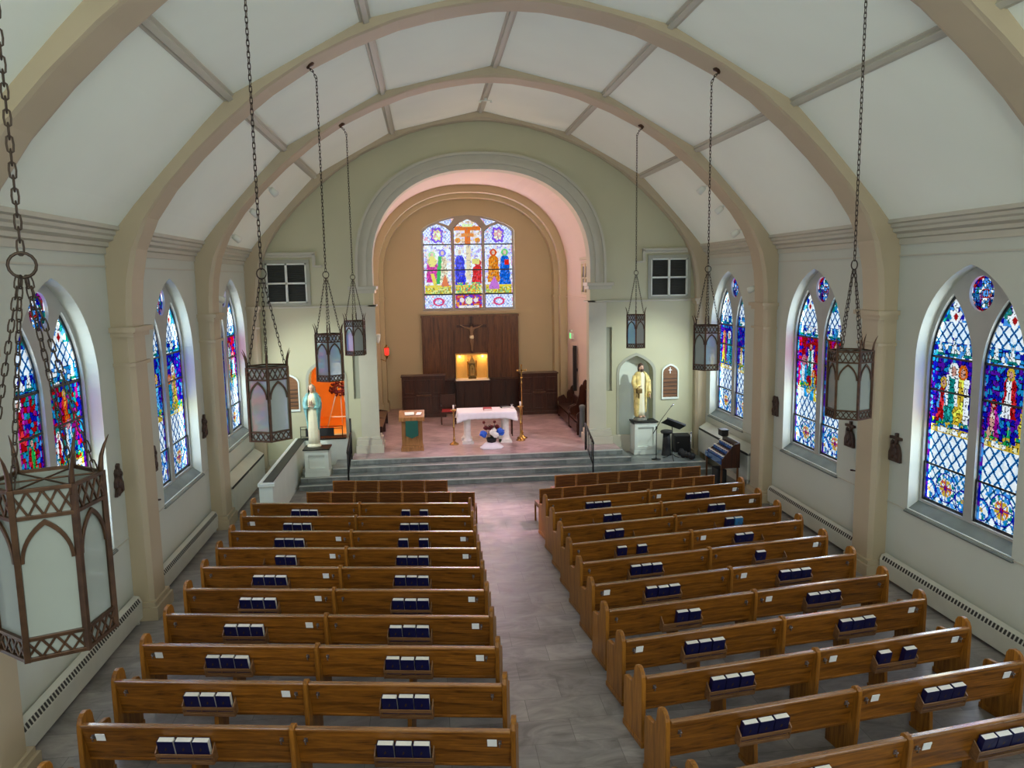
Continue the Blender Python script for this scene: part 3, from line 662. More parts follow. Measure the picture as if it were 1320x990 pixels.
# pew prototype
HL=2.35; TILT=.2575; SLY=-.2561
def pew_proto():
    r=EMPTY('church_pew',(0,0,0),0,'x','pew','oak pews in the nave')
    prof=[(0,0),(0,.80),(.008,.88),(.035,.94),(.08,.972),(.14,.978),(.195,.955),(.228,.90),(.24,.82),(.262,.745),(.31,.70),(.38,.685),(.48,.68),(.525,.665),(.545,.63),(.55,.55),(.545,0)]
    for sx in (-1,1):
        m=MB(); m.prism(prof,'x',sx*HL,sx*(HL-.055)); m.box(sx*(HL+.008),sx*(HL-.065),-.012,.56,0,.07)
        m.build('end_panel',M['oakz'],r,bevel=.009)
    cp=[(-.02,.40),(-.045,.84),(-.04,.885),(-.01,.915),(.04,.92),(.075,.90),(.09,.86),(.16,.50),(.50,.46),(.52,0.0),(.12,0.0)]
    m=MB(); m.prism([(.02,0),(-.02,.40)]+cp[1:7]+[(.14,.50),(.48,.455),(.50,0)],'x',-.028,.028); m.build('centre_divider',M['oakz'],r,bevel=.008)
    for sx in (-1,1):
        m=MB(); a,b=sx*.03,sx*(HL-.056)
        m.add([(a,.0,.865),(b,.0,.865),(b,.118,.41),(a,.118,.41),(a,.03,.865),(b,.03,.865),(b,.145,.41),(a,.145,.41)],[(0,1,2,3),(4,7,6,5),(0,4,5,1),(3,2,6,7),(0,3,7,4),(1,5,6,2)])
        m.build('backrest',M['oak'],r)
        m=MB(); m.box(a,b,-.022,.045,.862,.893); m.build('top_rail',M['oakr'],r,bevel=.010)
        m=MB(); m.box(a,b,.10,.52,.425,.455); m.box(a,b,.485,.52,.375,.43); m.build('seat',M['oak'],r,bevel=.006)
        m=MB(); cx=sx*HL/2; m.prism([(.14,0),(.17,.425),(.46,.425),(.44,0)],'x',cx-.025,cx+.025)
        m.prism([(.13,0),(.12,.05),(.46,.05),(.45,0)],'x',cx-.035,cx+.035); m.build('leg',M['oakz'],r)
        # book rack, tilted with the backrest: local frame origin at z .52 on the rear face
        T=Matrix.Translation((cx,.118-(.53-.41)*.2593-.002,.53))@Matrix.Rotation(TILT-.01,4,'X')
        m=MB(); m.T=T
        m.box(-.30,.30,-.10,-.0,-.05,-.04); m.box(-.30,.30,-.105,-.092,-.05,-.01); m.box(-.30,.30,-.105,-.092,.035,.083); m.box(-.30,.30,-.09,-.0,-.012,0)
        for e in (-1,1): m.box(e*.30,e*.315,-.105,0,-.05,.10); m.prism([(-.105,.10),(0,.10),(0,.16)],'x',e*.30,e*.315)
        m.build('book_rack',M['rack'],r,bevel=.003)
    for x in (-HL+.17,-.13,.13,HL-.17):
        m=MB(); T=Matrix.Translation((x,.118-(.74-.41)*.2593-.002,.74))@Matrix.Rotation(TILT-.01,4,'X'); m.T=T
        m.cbox((0,-.006,0),(.035,.012,.05)); m.tube([(0,-.01,.015),(0,-.035,.0),(0,-.04,-.03),(0,-.02,-.045)],.006,6); m.ball((0,-.038,.022),.012,8,6)
        m.build('hat_clip',M['clip'],r)
    return r
def slot_matrix(sx,k,jit=0):
    cx=sx*HL/2
    T=Matrix.Translation((cx,.118-(.53-.41)*.2593-.002,.53))@Matrix.Rotation(TILT-.01,4,'X')
    return T@Matrix.Translation((-.19+.19*k+jit,-.048,.003))
def book_proto(mat,lab):
    r=EMPTY('hymnal',(0,0,0),0,lab,'book','hymnals in the pew racks')
    m=MB(); w,t,h=.088,.036,.235
    m.box(-w,w,-t,-t+.005,0,h); m.box(-w,w,t-.005,t,0,h); m.box(-w,-w+.006,-t,t,0,h); m.build('cover',mat,r,bevel=.002)
    m=MB(); m.box(-w+.008,w-.006,-t+.006,t-.006,.004,h-.003); m.build('page_block',M['page'],r)
    m=MB(); m.prism([(.0,.10),(.016,.12),(.0,.16),(-.016,.12)],'y',-t-.0008,-t-.0002); m.build('cover_emblem',M['goldd'],r)
    return r
PEW=pew_proto(); PT=TREE(PEW); B0=book_proto(M['navy'],'x'); BT=TREE(B0); B1=book_proto(M['sky'],'x'); BT1=TREE(B1)
mc=MB(); mc.box(-.05,.05,-.014,-.008,-.045,.045); mc.box(-.05,.05,-.016,-.014,.02,.045)
CARD=mc.build('pew_card',M['card']); 
first={'pew':True,'b':True,'b1':True,'c':True}
def pewpiece(root,tree,key,mtx,label):
    if first[key]:
        first[key]=False; o=root; o.matrix_basis=mtx; o['label']=label; return o
    return DUP(root,mat=mtx,label=label,tree=tree)
Lb={1:('012','02'),2:('012','012'),3:('012','02'),4:('12','012'),5:('012','012'),6:('012','012'),7:('012','012'),8:('012','012'),9:('012','012'),10:('012','012'),11:('','')}
Rb={1:('012','012'),2:('12','12'),3:('01','1*'),4:('02','01'),5:('012','0'),6:('012','012'),7:('12','012'),8:('012','012'),9:('012','02'),10:('012','012'),11:('012','012')}
Lc={2:'w',3:'ca',4:'ca',5:'c',6:'ca',7:'ca',8:'wa',9:'c',10:'wa'}; Rc={1:'cw',2:'w',4:'c',5:'w',6:'ca',7:'c',8:'aw',9:'cw',10:'cw',11:'c'}
CN={'w':'wall end','c':'middle','a':'aisle end'}
for blk in ('left','right'):
    for row in range(1,12):
        if blk=='left': yr=7.40+.918*(10-row); ang=-9.1; cx=-.845-HL*math.cos(math.radians(9.1)); cyo=HL*math.sin(math.radians(9.1)); 
        else: yr=8.26+.922*(9-row); ang=8.3; cx=.735+HL*math.cos(math.radians(8.3)); cyo=HL*math.sin(math.radians(8.3))
        PM=Matrix.Translation((cx,yr+cyo,0))@Matrix.Rotation(math.radians(ang),4,'Z')
        where='%s %s-block pew from the altar'%(ORD[row-1],blk)
        pewpiece(PEW,PT,'pew',PM,'long oak pew with book racks, '+where)
        # sides: in the left block local +x is the aisle, in the right block local -x
        asg=1 if blk=='left' else -1
        for side,codes in zip(('wall','aisle') if blk=='left' else ('aisle','wall'),(Lb if blk=='left' else Rb)[row]):
            sg=asg if side=='aisle' else -asg
            ks=[c for c in codes if c!='*']
            names={3:['leftmost','middle one','rightmost'],2:['left one','','right one'],1:['only one']*3}
            for c in ks:
                k=int(c); n=len(ks); pos={3:['leftmost of three','middle of three','rightmost of three'][k]}.get(n) or ('left one of two' if ks.index(c)==0 else 'right one of two') if n>1 else 'only one'
                col='dark blue'
                mt=PM@slot_matrix(sg,k,random.uniform(-.002,.002))@Matrix.Rotation(random.uniform(-.03,.03),4,'X')
                if '*' in codes: pos='left one of two'
                pewpiece(B0,BT,'b',mt,'%s hymnal, %s, %s-side rack, %s'%(col,pos,side,where))
            if '*' in codes:
                pewpiece(B1,BT1,'b1',PM@slot_matrix(sg,2),'light blue hymnal beside a dark one, wall-side rack, %s'%where)
        for c in (Lc if blk=='left' else Rc).get(row,''):
            x={'w':-asg*(HL-.25),'c':-asg*.25,'a':asg*(HL-.25)}[c]
            T=Matrix.Translation((x,.118-(.74-.41)*.2593-.003,.74))@Matrix.Rotation(TILT-.01,4,'X')
            pewpiece(CARD,[],'c',PM@T,'small white card clipped near the %s, %s'%(CN[c],where)); 
for o in bpy.data.objects:
    if o.name.startswith('pew_card'): o['category']='card'; o['group']='white cards on the pew backs'

# front chairs
def chair_proto():
    r=EMPTY('stacking_chair',(0,0,0),0,'x','chair','wooden chairs in front of the pews'); W=.262
    m=MB(); m.prism([(-W,.48),(W,.48),(W,.86),(-W,.86)],'y',.0,.028,[[(-W+.03,.52),(W-.03,.52),(W-.03,.835),(-W+.03,.835)]]); m.build('back_frame',M['oakr'],r,bevel=.005)
    MB().box(-W+.02,W-.02,.014,.022,.50,.845).build('back_panel',M['oakd'],r)
    MB().box(-W+.01,W-.01,.02,.48,.43,.475).build('seat',M['fabric'],r,bevel=.015)
    MB().box(-W+.01,W-.01,.03,.47,.385,.43).build('seat_frame',M['oak'],r)
    for x in (-W+.02,W-.02):
        for y in (.02,.45): MB().box(x-.018,x+.018,y-.016,y+.016,0,.49 if y<.1 else .39).build('leg',M['oakz'],r)
    return r
CH=chair_proto(); CT=TREE(CH); fst=True
rows=[('left','front',(-3.97,18.12),(-1.27,17.72),5),('left','second',(-4.44,17.22),(-.70,16.60),7),('right','front',(1.27,17.72),(4.99,18.05),7),('right','second',(.74,16.60),(4.99,17.12),8)]
for blk,rw,a,b,n in rows:
    A=Vector((a[0],a[1],0)); B=Vector((b[0],b[1],0)); d=(B-A); ang=math.atan2(d.y,d.x)
    for i in range(n):
        p=A+d*((i+.5)/n); sc=(d.length/n-.004)/.524
        k=i+1 if blk=='right' else n-i
        lab='panel-backed oak chair, %s from the aisle, %s row, %s block'%(ORD[k-1],rw,blk)
        if fst: o=CH; o.location=p; o.rotation_euler=(0,0,ang); o['label']=lab; fst=False
        else: o=DUP(CH,loc=p,rz=ang,label=lab,tree=CT)
        o.scale=(sc,1,1)

# lanterns
def chain_mesh(path_pts,pitch,name,lr=.013,wr=.0042):
    m=MB(); 
    P=[Vector(p) for p in path_pts]
    seg=[]; 
    for a,b in zip(P[:-1],P[1:]):
        k=max(1,round((b-a).length/pitch))
        for i in range(k): seg.append((a+(b-a)*(i/k),a+(b-a)*((i+1)/k)))
    for i,(a,b) in enumerate(seg):
        d=(b-a); L=d.length*.5+wr*1.6; t=d.normalized(); q=t.to_track_quat('Z','X').to_matrix().to_4x4()
        m.T=Matrix.Translation((a+b)/2)@q@Matrix.Rotation(PI/2*(i%2),4,'Z')
        pts=[]
        for j in range(10):
            an=2*PI*j/10; pts.append((lr*math.cos(an),0,(L-lr)*(1 if math.sin(an)>0 else -1)+lr*math.sin(an)) if abs(math.sin(an))>.01 else (lr*math.cos(an),0,0))
        m.tube(pts,wr,5,closed=True)
    m.T=None; return m
def lantern_proto():
    r=EMPTY('hanging_lantern',(0,0,0),0,'x','lantern','hexagonal lanterns hanging in the nave'); Rr=.236; H=.79
    V=[(Rr*math.cos(k*PI/3),Rr*math.sin(k*PI/3)) for k in range(6)]
    m=MB()
    for k in range(6):
        a=Vector((*V[k],0)); b=Vector((*V[(k+1)%6],0)); d=(b-a).normalized(); nrm=Vector((d.y,-d.x,0)); L=(b-a).length
        m.T=Matrix(((d.x,nrm.x,0,a.x),(d.y,nrm.y,0,a.y),(0,0,1,0),(0,0,0,1)))
        m.box(-.012,.014,-.010,.016,0,H)   # corner post
        for z0,z1 in ((0,.018),(.095,.112),(H-.14,H-.122),(H-.018,H)): m.box(0,L,-.004,.012,z0,z1)
        for z0,z1 in ((.018,.095),(H-.122,H-.018)):
            n=4; w=L/n; z0=z0-.004; z1=z1+.004
            for i in range(n):
                for (p,q) in (((i*w,z0),((i+1)*w,z1)),((i*w,z1),((i+1)*w,z0))):
                    u=Vector((q[0]-p[0],q[1]-p[1])); u.normalize(); o_=Vector((-u.y,u.x))*.005
                    m.prism([(p[0]-o_.x,p[1]-o_.y),(q[0]-o_.x,q[1]-o_.y),(q[0]+o_.x,q[1]+o_.y),(p[0]+o_.x,p[1]+o_.y)],'y',.0,.009)
        # pointed arch tracery
        hw=L/2; c=L/2; zt=H-.145; zs=zt-.19
        def arc(hw,zt,zs): 
            return [(x,z) for x,z in lancet(c,hw,zs-.02,zs,zt,8)][2:]
        Ao=arc(hw-.012,zt,zs); Ai=arc(hw-.028,zt-.026,zs)
        R=[[(p[0],.0,p[1]),(p[0],.011,p[1]),(q[0],.011,q[1]),(q[0],.0,q[1])] for p,q in zip(Ao,Ai)]
        m.loft(R,True,False,True,0,False)
        m.T=None
    for z in (0.006,H-.01):
        for k in range(3): a=V[k]; b=V[k+3]; m.tube([(a[0],a[1],z),(b[0],b[1],z)],.005,6)
    m.build('frame',M['bronze'],r,bevel=.0015)
    for k in range(6):
        m=MB(); a=V[k]; b=V[(k+1)%6]; f=.965; m.add([(a[0]*f,a[1]*f,.015),(b[0]*f,b[1]*f,.015),(b[0]*f,b[1]*f,H-.015),(a[0]*f,a[1]*f,H-.015),
            (a[0]*.945,a[1]*.945,.015),(b[0]*.945,b[1]*.945,.015),(b[0]*.945,b[1]*.945,H-.015),(a[0]*.945,a[1]*.945,H-.015)],[(0,1,2,3),(4,7,6,5),(0,4,5,1),(2,6,7,3),(1,5,6,2),(0,3,7,4)]); m.build('glass_panel',M['opal'],r)
    m=MB(); m.add([(v[0]*.94,v[1]*.94,.012) for v in V]+[(v[0]*.94,v[1]*.94,.02) for v in V],[(0,1,2,3,4,5),(11,10,9,8,7,6)]+[(i,(i+1)%6,6+(i+1)%6,6+i) for i in range(6)]); m.build('bottom_glass',M['opal'],r)
    for k in range(6):
        u=Vector((*V[k],0)).normalized(); m=MB()
        m.tube([u*Rr+Vector((0,0,H-.05)),u*Rr+Vector((0,0,H+.02)),u*(Rr+.006)+Vector((0,0,H+.07)),u*(Rr+.022)+Vector((0,0,H+.12)),u*(Rr+.045)+Vector((0,0,H+.17))],[.013,.013,.010,.007,.0015],6); m.build('finial',M['bronze'],r)
    for k in (0,1,3,4):
        chain_mesh([(V[k][0]*.9,V[k][1]*.9,H),(V[k][0]*.08,V[k][1]*.08,1.71)],.05,'c',.012,.0038).build('hanger_chain',M['iron'],r)
    m=MB(); m.tube([(.055*math.cos(a*PI/8),0,1.76+.055*math.sin(a*PI/8)) for a in range(16)],.007,6,closed=True); m.build('ring',M['iron'],r)
    chain_mesh([(0,0,1.81),(0,0,4.87)],.056,'c',.014,.0048).build('main_chain',M['iron'],r)
    return r
LN=lantern_proto(); LT=TREE(LN)
hooks={}
for s in (-1,1):
    hooks[s]=(chain_mesh([(0,0,4.87),(s*.05,0,4.97),(s*.12,0,5.04)],.05,'c',.016,.006),MB().lathe([(.02,5.01),(.03,5.04),(.09,5.07),(.10,5.10),(.07,5.11)],14,(s*.12,0,0)))
hm={s:(hooks[s][0].build('hook_chain',M['iron']),hooks[s][1].build('ceiling_rose',M['bronze'])) for s in (-1,1)}
LPOS=[(-3.415,3.71,3.865,22.4,'large hexagonal lantern hanging nearest, at the left edge, in front of the left window'),
(-3.34,8.43,3.86,41.3,'hexagonal lantern on the left in front of the far left window'),(-3.27,13.15,3.875,32,'hexagonal lantern hanging before the orange opening above the mantled statue'),(-3.27,17.87,3.85,25,'smallest lantern on the left, before the left pier of the chancel arch'),
(3.23,8.43,3.86,25,'hexagonal lantern hanging before the middle right window'),(3.26,13.15,3.875,3,'hexagonal lantern on the right beside the farthest right window'),(3.27,17.87,3.85,15,'smallest lantern on the right, above the golden-robed statue')]
for i,(x,y,z,a,lab) in enumerate(LPOS):
    if i==0: r=LN; r.location=(x,y,z); r['label']=lab
    else: r=DUP(LN,loc=(x,y,z),label=lab,tree=LT)
    for c in kids(r): c.rotation_euler=(0,0,math.radians(a))
    s=-1 if x<0 else 1
    for k in (0,1):
        if s not in (hm.get('used') or []) : c=hm[s][k]
        else: c=hm[s][k].copy(); COL.objects.link(c)
        c.parent=r
    hm.setdefault('used',[]).append(s)

# spot lights on the ribs
def spot_fix(x,y,z,aim,lab):
    r=EMPTY('spotlight',(x,y,z),0,lab,'spotlight','white spotlights on the front rib')
    d=(Vector(aim)-Vector((x,y,z))).normalized(); q=d.to_track_quat('Z','Y').to_matrix().to_4x4()
    m=MB(); m.T=q; m.lathe([(.03,-.10),(.062,-.08),(.075,.0),(.078,.10),(.070,.10),(.06,.02)],14); m.build('housing',M['frame'],r)
    m=MB(); m.T=q; m.lathe([(.0,.03),(.058,.035)],12); m.build('lens',M['opal'],r)
    s=-1 if x<0 else 1
    m=MB(); m.tube([(0,0,0),(s*.05,-.06,.06),(s*.08,-.14,.07)],.014,6); m.lathe([(.05,0),(.05,.03)],10,(s*.085,-.15,.06)); m.build('bracket',M['frame'],r)
for s,nm in ((-1,'left'),(1,'right')):
    for (x,z,w) in ((4.99,7.55,'highest'),(5.44,7.09,'middle'),(5.86,6.53,'lowest')):
        spot_fix(s*x,18.33,z,(0,25,1.5),'small white spotlight, %s of three on the %s side of the front rib'%(w,nm))
    spot_fix(s*6.32,18.36,5.17,(s*-1,24,1.5),'round white spotlight on the %s pilaster beside the farthest window'%nm)
m=MB(); m.tube([(-.14,20.2,9.97),(.14,20.2,9.97)],.015,6); m.box(-.03,.03,20.17,20.23,9.96,10.03); m.ball((-.14,20.2,9.95),.035,8,6); m.ball((.14,20.2,9.95),.035,8,6)
o=m.build('ceiling_fixture',M['frame']); TAG(o,'small white two-armed fixture on the ridge near the chancel','fixture')

# stations of the cross and crosses
STPOLY=[[(-.14,-.24),(.16,-.20),(.15,-.05),(.10,.02),(.13,.08),(.09,.16),(.05,.20),(.06,.26),(.02,.28),(-.02,.25),(-.02,.18),(-.06,.20),(-.10,.14),(-.08,.06),(-.12,.0),(-.13,-.08),(-.09,-.12)],
 [(-.17,-.25),(.17,-.25),(.16,-.10),(.12,.02),(.07,.08),(.05,.08),(.05,.15),(.16,.15),(.16,.20),(.05,.20),(.05,.27),(-.01,.27),(-.01,.20),(-.16,.20),(-.16,.15),(-.01,.15),(-.01,.04),(-.05,.0),(-.07,.10),(-.12,.11),(-.13,-.02),(-.17,-.10)],
 [(-.13,-.24),(.14,-.24),(.13,-.05),(.14,.10),(.09,.22),(.05,.24),(.02,.20),(.01,.02),(-.02,.02),(-.02,.20),(-.06,.24),(-.10,.21),(-.12,.08),(-.10,-.04)]]
def station(s,y,z,k,lab):
    r=EMPTY('carved_relief',(s*6.6,y,z),0,lab,'relief','dark carved reliefs on the side walls')
    P=[(p*s*-1,q) for p,q in STPOLY[k]]
    MB().prism(P,'x',-s*.001,-s*.055).build('relief',M['station'],r,bevel=.01)
    MB().box(-s*.0,-s*.012,-.05,.05,-.1,.0).build('wall_mount',M['station'],r)
    m=MB()
    for (a,b,rr) in ((-.05,.12,.035),(.06,.10,.03),(-.02,-.06,.06),(.06,-.12,.05),(-.07,-.16,.05),(.02,.02,.04)): m.ball((-s*.055,a,b),(.03,rr,rr*1.5),8,6)
    m.build('carved_figures',M['station'],r)
station(-1,12.55,2.45,0,'dark carved figure relief on the left wall nearest the viewer'); station(-1,14.14,2.43,2,'dark carved relief on the left wall seen almost edge-on beside the second window'); station(-1,17.36,2.40,0,'small dark carved relief on the left wall beyond the second window')
station(1,12.63,2.44,1,'dark carved relief with a raised cross on the right wall by the nearest window'); station(1,14.13,2.38,1,'dark carved relief just under the right middle lantern'); station(1,17.43,2.41,2,'dark relief of two figures on the right wall beyond the middle window')
for s,y,nm in ((-1,13.86,'left'),(1,13.76,'right')):
    r=EMPTY('wall_cross',(s*6.6,y,1.9),0,'small dark cross with a candle bracket on the %s wall'%nm,'cross')
    m=MB(); m.cbox((-s*.02,0,0),(.03,.045,.34)); m.cbox((-s*.02,0,.07),(.03,.17,.045)); m.build('cross',M['station'],r,bevel=.005)
    m=MB(); m.tube([(-s*.02,0,-.15),(-s*.10,0,-.16),(-s*.17,0,-.15)],.014,6); m.lathe([(.03,0),(.035,.02)],10,(-s*.17,0,-.155)); m.build('candle_bracket',M['station'],r)
m=MB(); m.ball((-6.57,13.1,1.33),.035,8,6); m.tube([(-6.6,13.1,1.33),(-6.57,13.1,1.33)],.012,6)

# ================================================================== STATUES
def pedestal(x0,x1,y0,y1,z0,z1,lab):
    r=EMPTY('statue_pedestal',((x0+x1)/2,(y0+y1)/2,z0),0,lab,'pedestal'); W=(x1-x0)/2; D=(y1-y0)/2; H=z1-z0
    m=MB(); m.box(-W,W,-D+.055,D,0,H-.03); m.box(-W-.015,W+.015,-D,D,0,.13); m.box(-W-.008,W+.008,-D+.01,D,.13,.16); m.box(-W,W,-D,D,H-.10,H-.03)
    m.prism([(-W,.16),(W,.16),(W,H-.1),(-W,H-.1)],'y',-D,-D+.06,[[(-W+.1,.24),(W-.1,.24),(W-.1,H-.17),(-W+.1,H-.17)]])
    m.build('body',M['white'],r,bevel=.004)
    MB().box(-W-.04,W+.04,-D-.04,D,H-.03,H).build('top_slab',M['granite'],r,bevel=.004)
    return r
pedestal(-5.03,-4.40,20.86,21.44,.282,1.05,'white panelled pedestal with black top beside the low parapet')
pedestal(4.36,5.03,21.9,22.41,.282,1.27,'white panelled pedestal with black top before the right niche')
def hand(m,c,d,up,s=1.0):
    c=Vector(c); d=Vector(d).normalized(); up=Vector(up).normalized(); sd=d.cross(up).normalized()
    m.T=Matrix(((sd.x,up.x,d.x,c.x),(sd.y,up.y,d.y,c.y),(sd.z,up.z,d.z,c.z),(0,0,0,1)))@Matrix.Scale(s,4)
    m.ball((0,0,0),(.034,.014,.045),10,8)
    for i,(x,L) in enumerate(((-.024,.062),(-.008,.072),(.008,.068),(.024,.052))):
        m.tube([(x*.9,0,.025),(x,.002,.045+L*.4),(x*1.02,.006,.045+L)],[.0085,.008,.005],6)
    m.tube([(.028,0,-.01),(.046,.004,.018),(.047,.01,.046)],[.010,.009,.006],6); m.T=None
def head_mesh(c,rr,yawv):
    m=MB(); cx,cy,cz=c; a,b,h=rr
    m.ball((cx,cy,cz),(a,b,h),18,14)
    m.ball((cx,cy-b*.30,cz-h*.52),(a*.66,b*.66,h*.50),12,8)
    m.tube([(cx,cy-b*.93,cz+h*.18),(cx,cy-b*1.12,cz-h*.08),(cx,cy-b*.98,cz-h*.17)],[.006,.013,.008],6)
    for s in (-1,1): m.ball((cx+s*a*.97,cy,cz-.01),(.008,.018,.028),8,6)
    return m
def face_marks(c,rr,parent,M1,M2):
    cx,cy,cz=c; a,b,h=rr; m=MB()
    for s in (-1,1): m.ball((cx+s*a*.38,cy-b*.93,cz+h*.08),(.012,.006,.006),8,6); m.tube([(cx+s*a*.2,cy-b*.98,cz+h*.24),(cx+s*a*.6,cy-b*.86,cz+h*.24)],.003,5)
    m.build('eyes',M1,parent)
    m=MB(); m.ball((cx,cy-b*.98,cz-h*.40),(.020,.008,.006),8,6); m.build('mouth',M2,parent)
M['lips']=plain('painted_lips',(.45,.12,.09),.5)
# statue in blue-green mantle, hands joined
r=EMPTY('statue',(-4.80,21.20,1.05),math.radians(-4),'painted statue of a veiled woman in a teal mantle praying on the left pedestal','statue')
fold=lambda k,a_,ph:(lambda a,z:a_*math.sin(a*k+ph+z*1.5)*(1-.4*z))
MB().lathe([(.17,0),(.18,.02),(.175,.06),(.15,.085),(.11,.10)],22,(0,0,0),1.05,.85).build('base',M['cream'],r)
m=MB(); m.lathe([(.125,.09),(.150,.10),(.148,.3),(.150,.6),(.155,.85),(.150,1.02),(.165,1.2),(.185,1.33),(.165,1.42),(.10,1.47),(.055,1.49),(.050,1.55)],40,(0,0,0),1,.78,fold=fold(9,.055,0)); m.build('gown',M['cream'],r)
m=MB(); # mantle: open shell round the back and sides
R=[]
for (rad,z,op) in [(.158,.46,1.15),(.166,.50,1.05),(.172,.62,.95),(.188,.80,.85),(.215,.96,.72),(.245,1.08,.60),(.245,1.22,.56),(.215,1.34,.54),(.175,1.44,.50),(.125,1.50,.60)]:
    ring=[]
    for layer in (0,1):
        seq=range(29) if layer==0 else range(28,-1,-1)
        for j in seq:
            a=-PI/2+op+(2*PI-2*op)*j/28; q=rad*(1+.05*math.sin(a*11+z*3))-(0 if layer==0 else .02)
            ring.append((q*math.cos(a),q*.80*math.sin(a),z-.10*math.cos(a-PI/2)*(1 if z<.7 else 0)))
    R.append(ring)
m.loft(R,True,False,True,0,True); m.build('mantle',M['teal'],r)
m=MB()
for s in (-1,1):
    m.tube([(s*.17,.0,1.36),(s*.205,-.03,1.20),(s*.17,-.10,1.09),(s*.08,-.165,1.13)],[.06,.06,.058,.045],12)
m.build('sleeve',M['teal'],r)
m=MB()
for s in (-1,1): hand(m,(s*.020,-.205,1.20),(0,-.25,1),(s,0,0),1.15); m.tube([(s*.07,-.16,1.13),(s*.025,-.19,1.16)],[.026,.022],8)
m.build('hand',M['skin'],r)
c=(0,-.035,1.62); hr=(.068,.078,.098)
m=head_mesh(c,hr,0); m.tube([(0,-.01,1.46),(0,-.02,1.56)],.042,10); m.build('head',M['skin'],r); face_marks(c,hr,r,M['hair'],M['lips'])
m=MB(); R=[]
for i in range(11):
    t=i/10; z=1.735-.32*t; rad=.03+.085*math.sin(min(1,t*2.6)*PI/2)+.05*max(0,t-.5); ring=[]
    for layer in (0,1):
        for j in (range(21) if layer==0 else range(20,-1,-1)):
            op=.95 if t>.12 else .35
            a=-PI/2+op+(2*PI-2*op)*j/20; q=rad-(0 if layer==0 else .012); ring.append((q*math.cos(a)*.92,q*math.sin(a)-.015,z))
    R.append(ring)
m.loft(R,True,False,True,0,True); m.build('veil',plain('veil_paint',(.30,.25,.17),.6),r)
# golden robed bearded statue
r=EMPTY('statue',(4.60,22.16,1.27),math.radians(14),'painted statue of a bearded man in an ochre robe on the right pedestal','statue')
m=MB(); m.lathe([(.19,0),(.20,.02),(.18,.08),(.13,.11)],14,(0,0,0),1.1,.85,fold=lambda a,z:.06*math.sin(a*5)); m.build('base',M['gstone'],r)
m=MB(); m.lathe([(.10,.14),(.135,.13),(.15,.3),(.15,.6),(.155,.85),(.16,1.02),(.17,1.2),(.185,1.33),(.16,1.41),(.09,1.45),(.055,1.47),(.048,1.52)],40,(0,0,0),1,.75,fold=fold(8,.06,1)); m.build('tunic',M['tunic'],r)
m=MB(); R=[]
for (rad,z,op) in [(.17,.24,.95),(.185,.28,.8),(.195,.5,.62),(.205,.75,.52),(.215,.95,.45),(.225,1.1,.42),(.235,1.22,.40),(.225,1.33,.38),(.175,1.42,.40),(.11,1.47,.6)]:
    ring=[]
    for layer in (0,1):
        for j in (range(29) if layer==0 else range(28,-1,-1)):
            a=-PI/2+op+(2*PI-2*op)*j/28; q=rad*(1+.05*math.sin(a*9+z*4))-(0 if layer==0 else .022)
            ring.append((q*math.cos(a),q*.80*math.sin(a),z-.12*(math.cos(a)<0)*(z<.6)))
    R.append(ring)
m.loft(R,True,False,True,0,True); m.build('robe',M['ochre'],r)
m=MB(); m.tube([(-.19,0,1.34),(-.25,-.03,1.16),(-.24,-.10,1.0),(-.19,-.22,1.05)],[.07,.07,.066,.06],12); m.tube([(.19,0,1.34),(.25,-.02,1.16),(.24,-.06,.96),(.21,-.13,.84)],[.07,.075,.068,.07],12)
m.tube([(-.20,-.14,1.03),(-.19,-.15,.9),(-.19,-.13,.74)],[.055,.05,.03],10); m.tube([(.22,-.1,.9),(.23,-.09,.78),(.23,-.07,.68)],[.055,.055,.02],10); m.build('sleeve',M['ochre'],r)
m=MB(); hand(m,(-.17,-.27,1.06),(-.3,-1,.25),(0,.3,1),1.1); hand(m,(.20,-.17,.79),(0,-.5,-1),(1,-.3,0),1.1); m.build('hand',M['skin'],r)
m=MB(); m.box(-.27,-.11,-.30,-.20,.86,.99); m.tube([(-.20,-.25,.86),(-.18,-.22,.70)],[.03,.02],8); m.build('carved_attribute',M['goldd'],r,bevel=.01)
m=MB()
for s in (-1,1): m.ball((s*.055,-.10,.13),(.035,.075,.03),10,6)
m.build('foot',M['skin'],r)
c=(0,-.03,1.585); hr=(.068,.078,.098); m=head_mesh(c,hr,0); m.tube([(0,-.005,1.44),(0,-.02,1.53)],.045,10); m.build('head',M['skin'],r); face_marks(c,hr,r,M['hair'],M['lips'])
m=MB(); m.ball((0,0,1.63),(.083,.088,.085),14,10); m.tube([(-.07,.0,1.62),(-.078,.0,1.53),(-.07,.01,1.46)],[.03,.03,.015],8); m.tube([(.07,.0,1.62),(.078,.0,1.53),(.07,.01,1.46)],[.03,.03,.015],8); m.ball((0,.04,1.56),(.075,.05,.10),12,8); m.build('hair',M['hair'],r)
m=MB(); m.ball((0,-.085,1.515),(.052,.035,.05),12,8); m.tube([(0,-.09,1.50),(0,-.09,1.455)],[.03,.008],8); m.build('beard',M['hair'],r)

# ================================================================== CHANCEL FURNITURE
zf=ZF
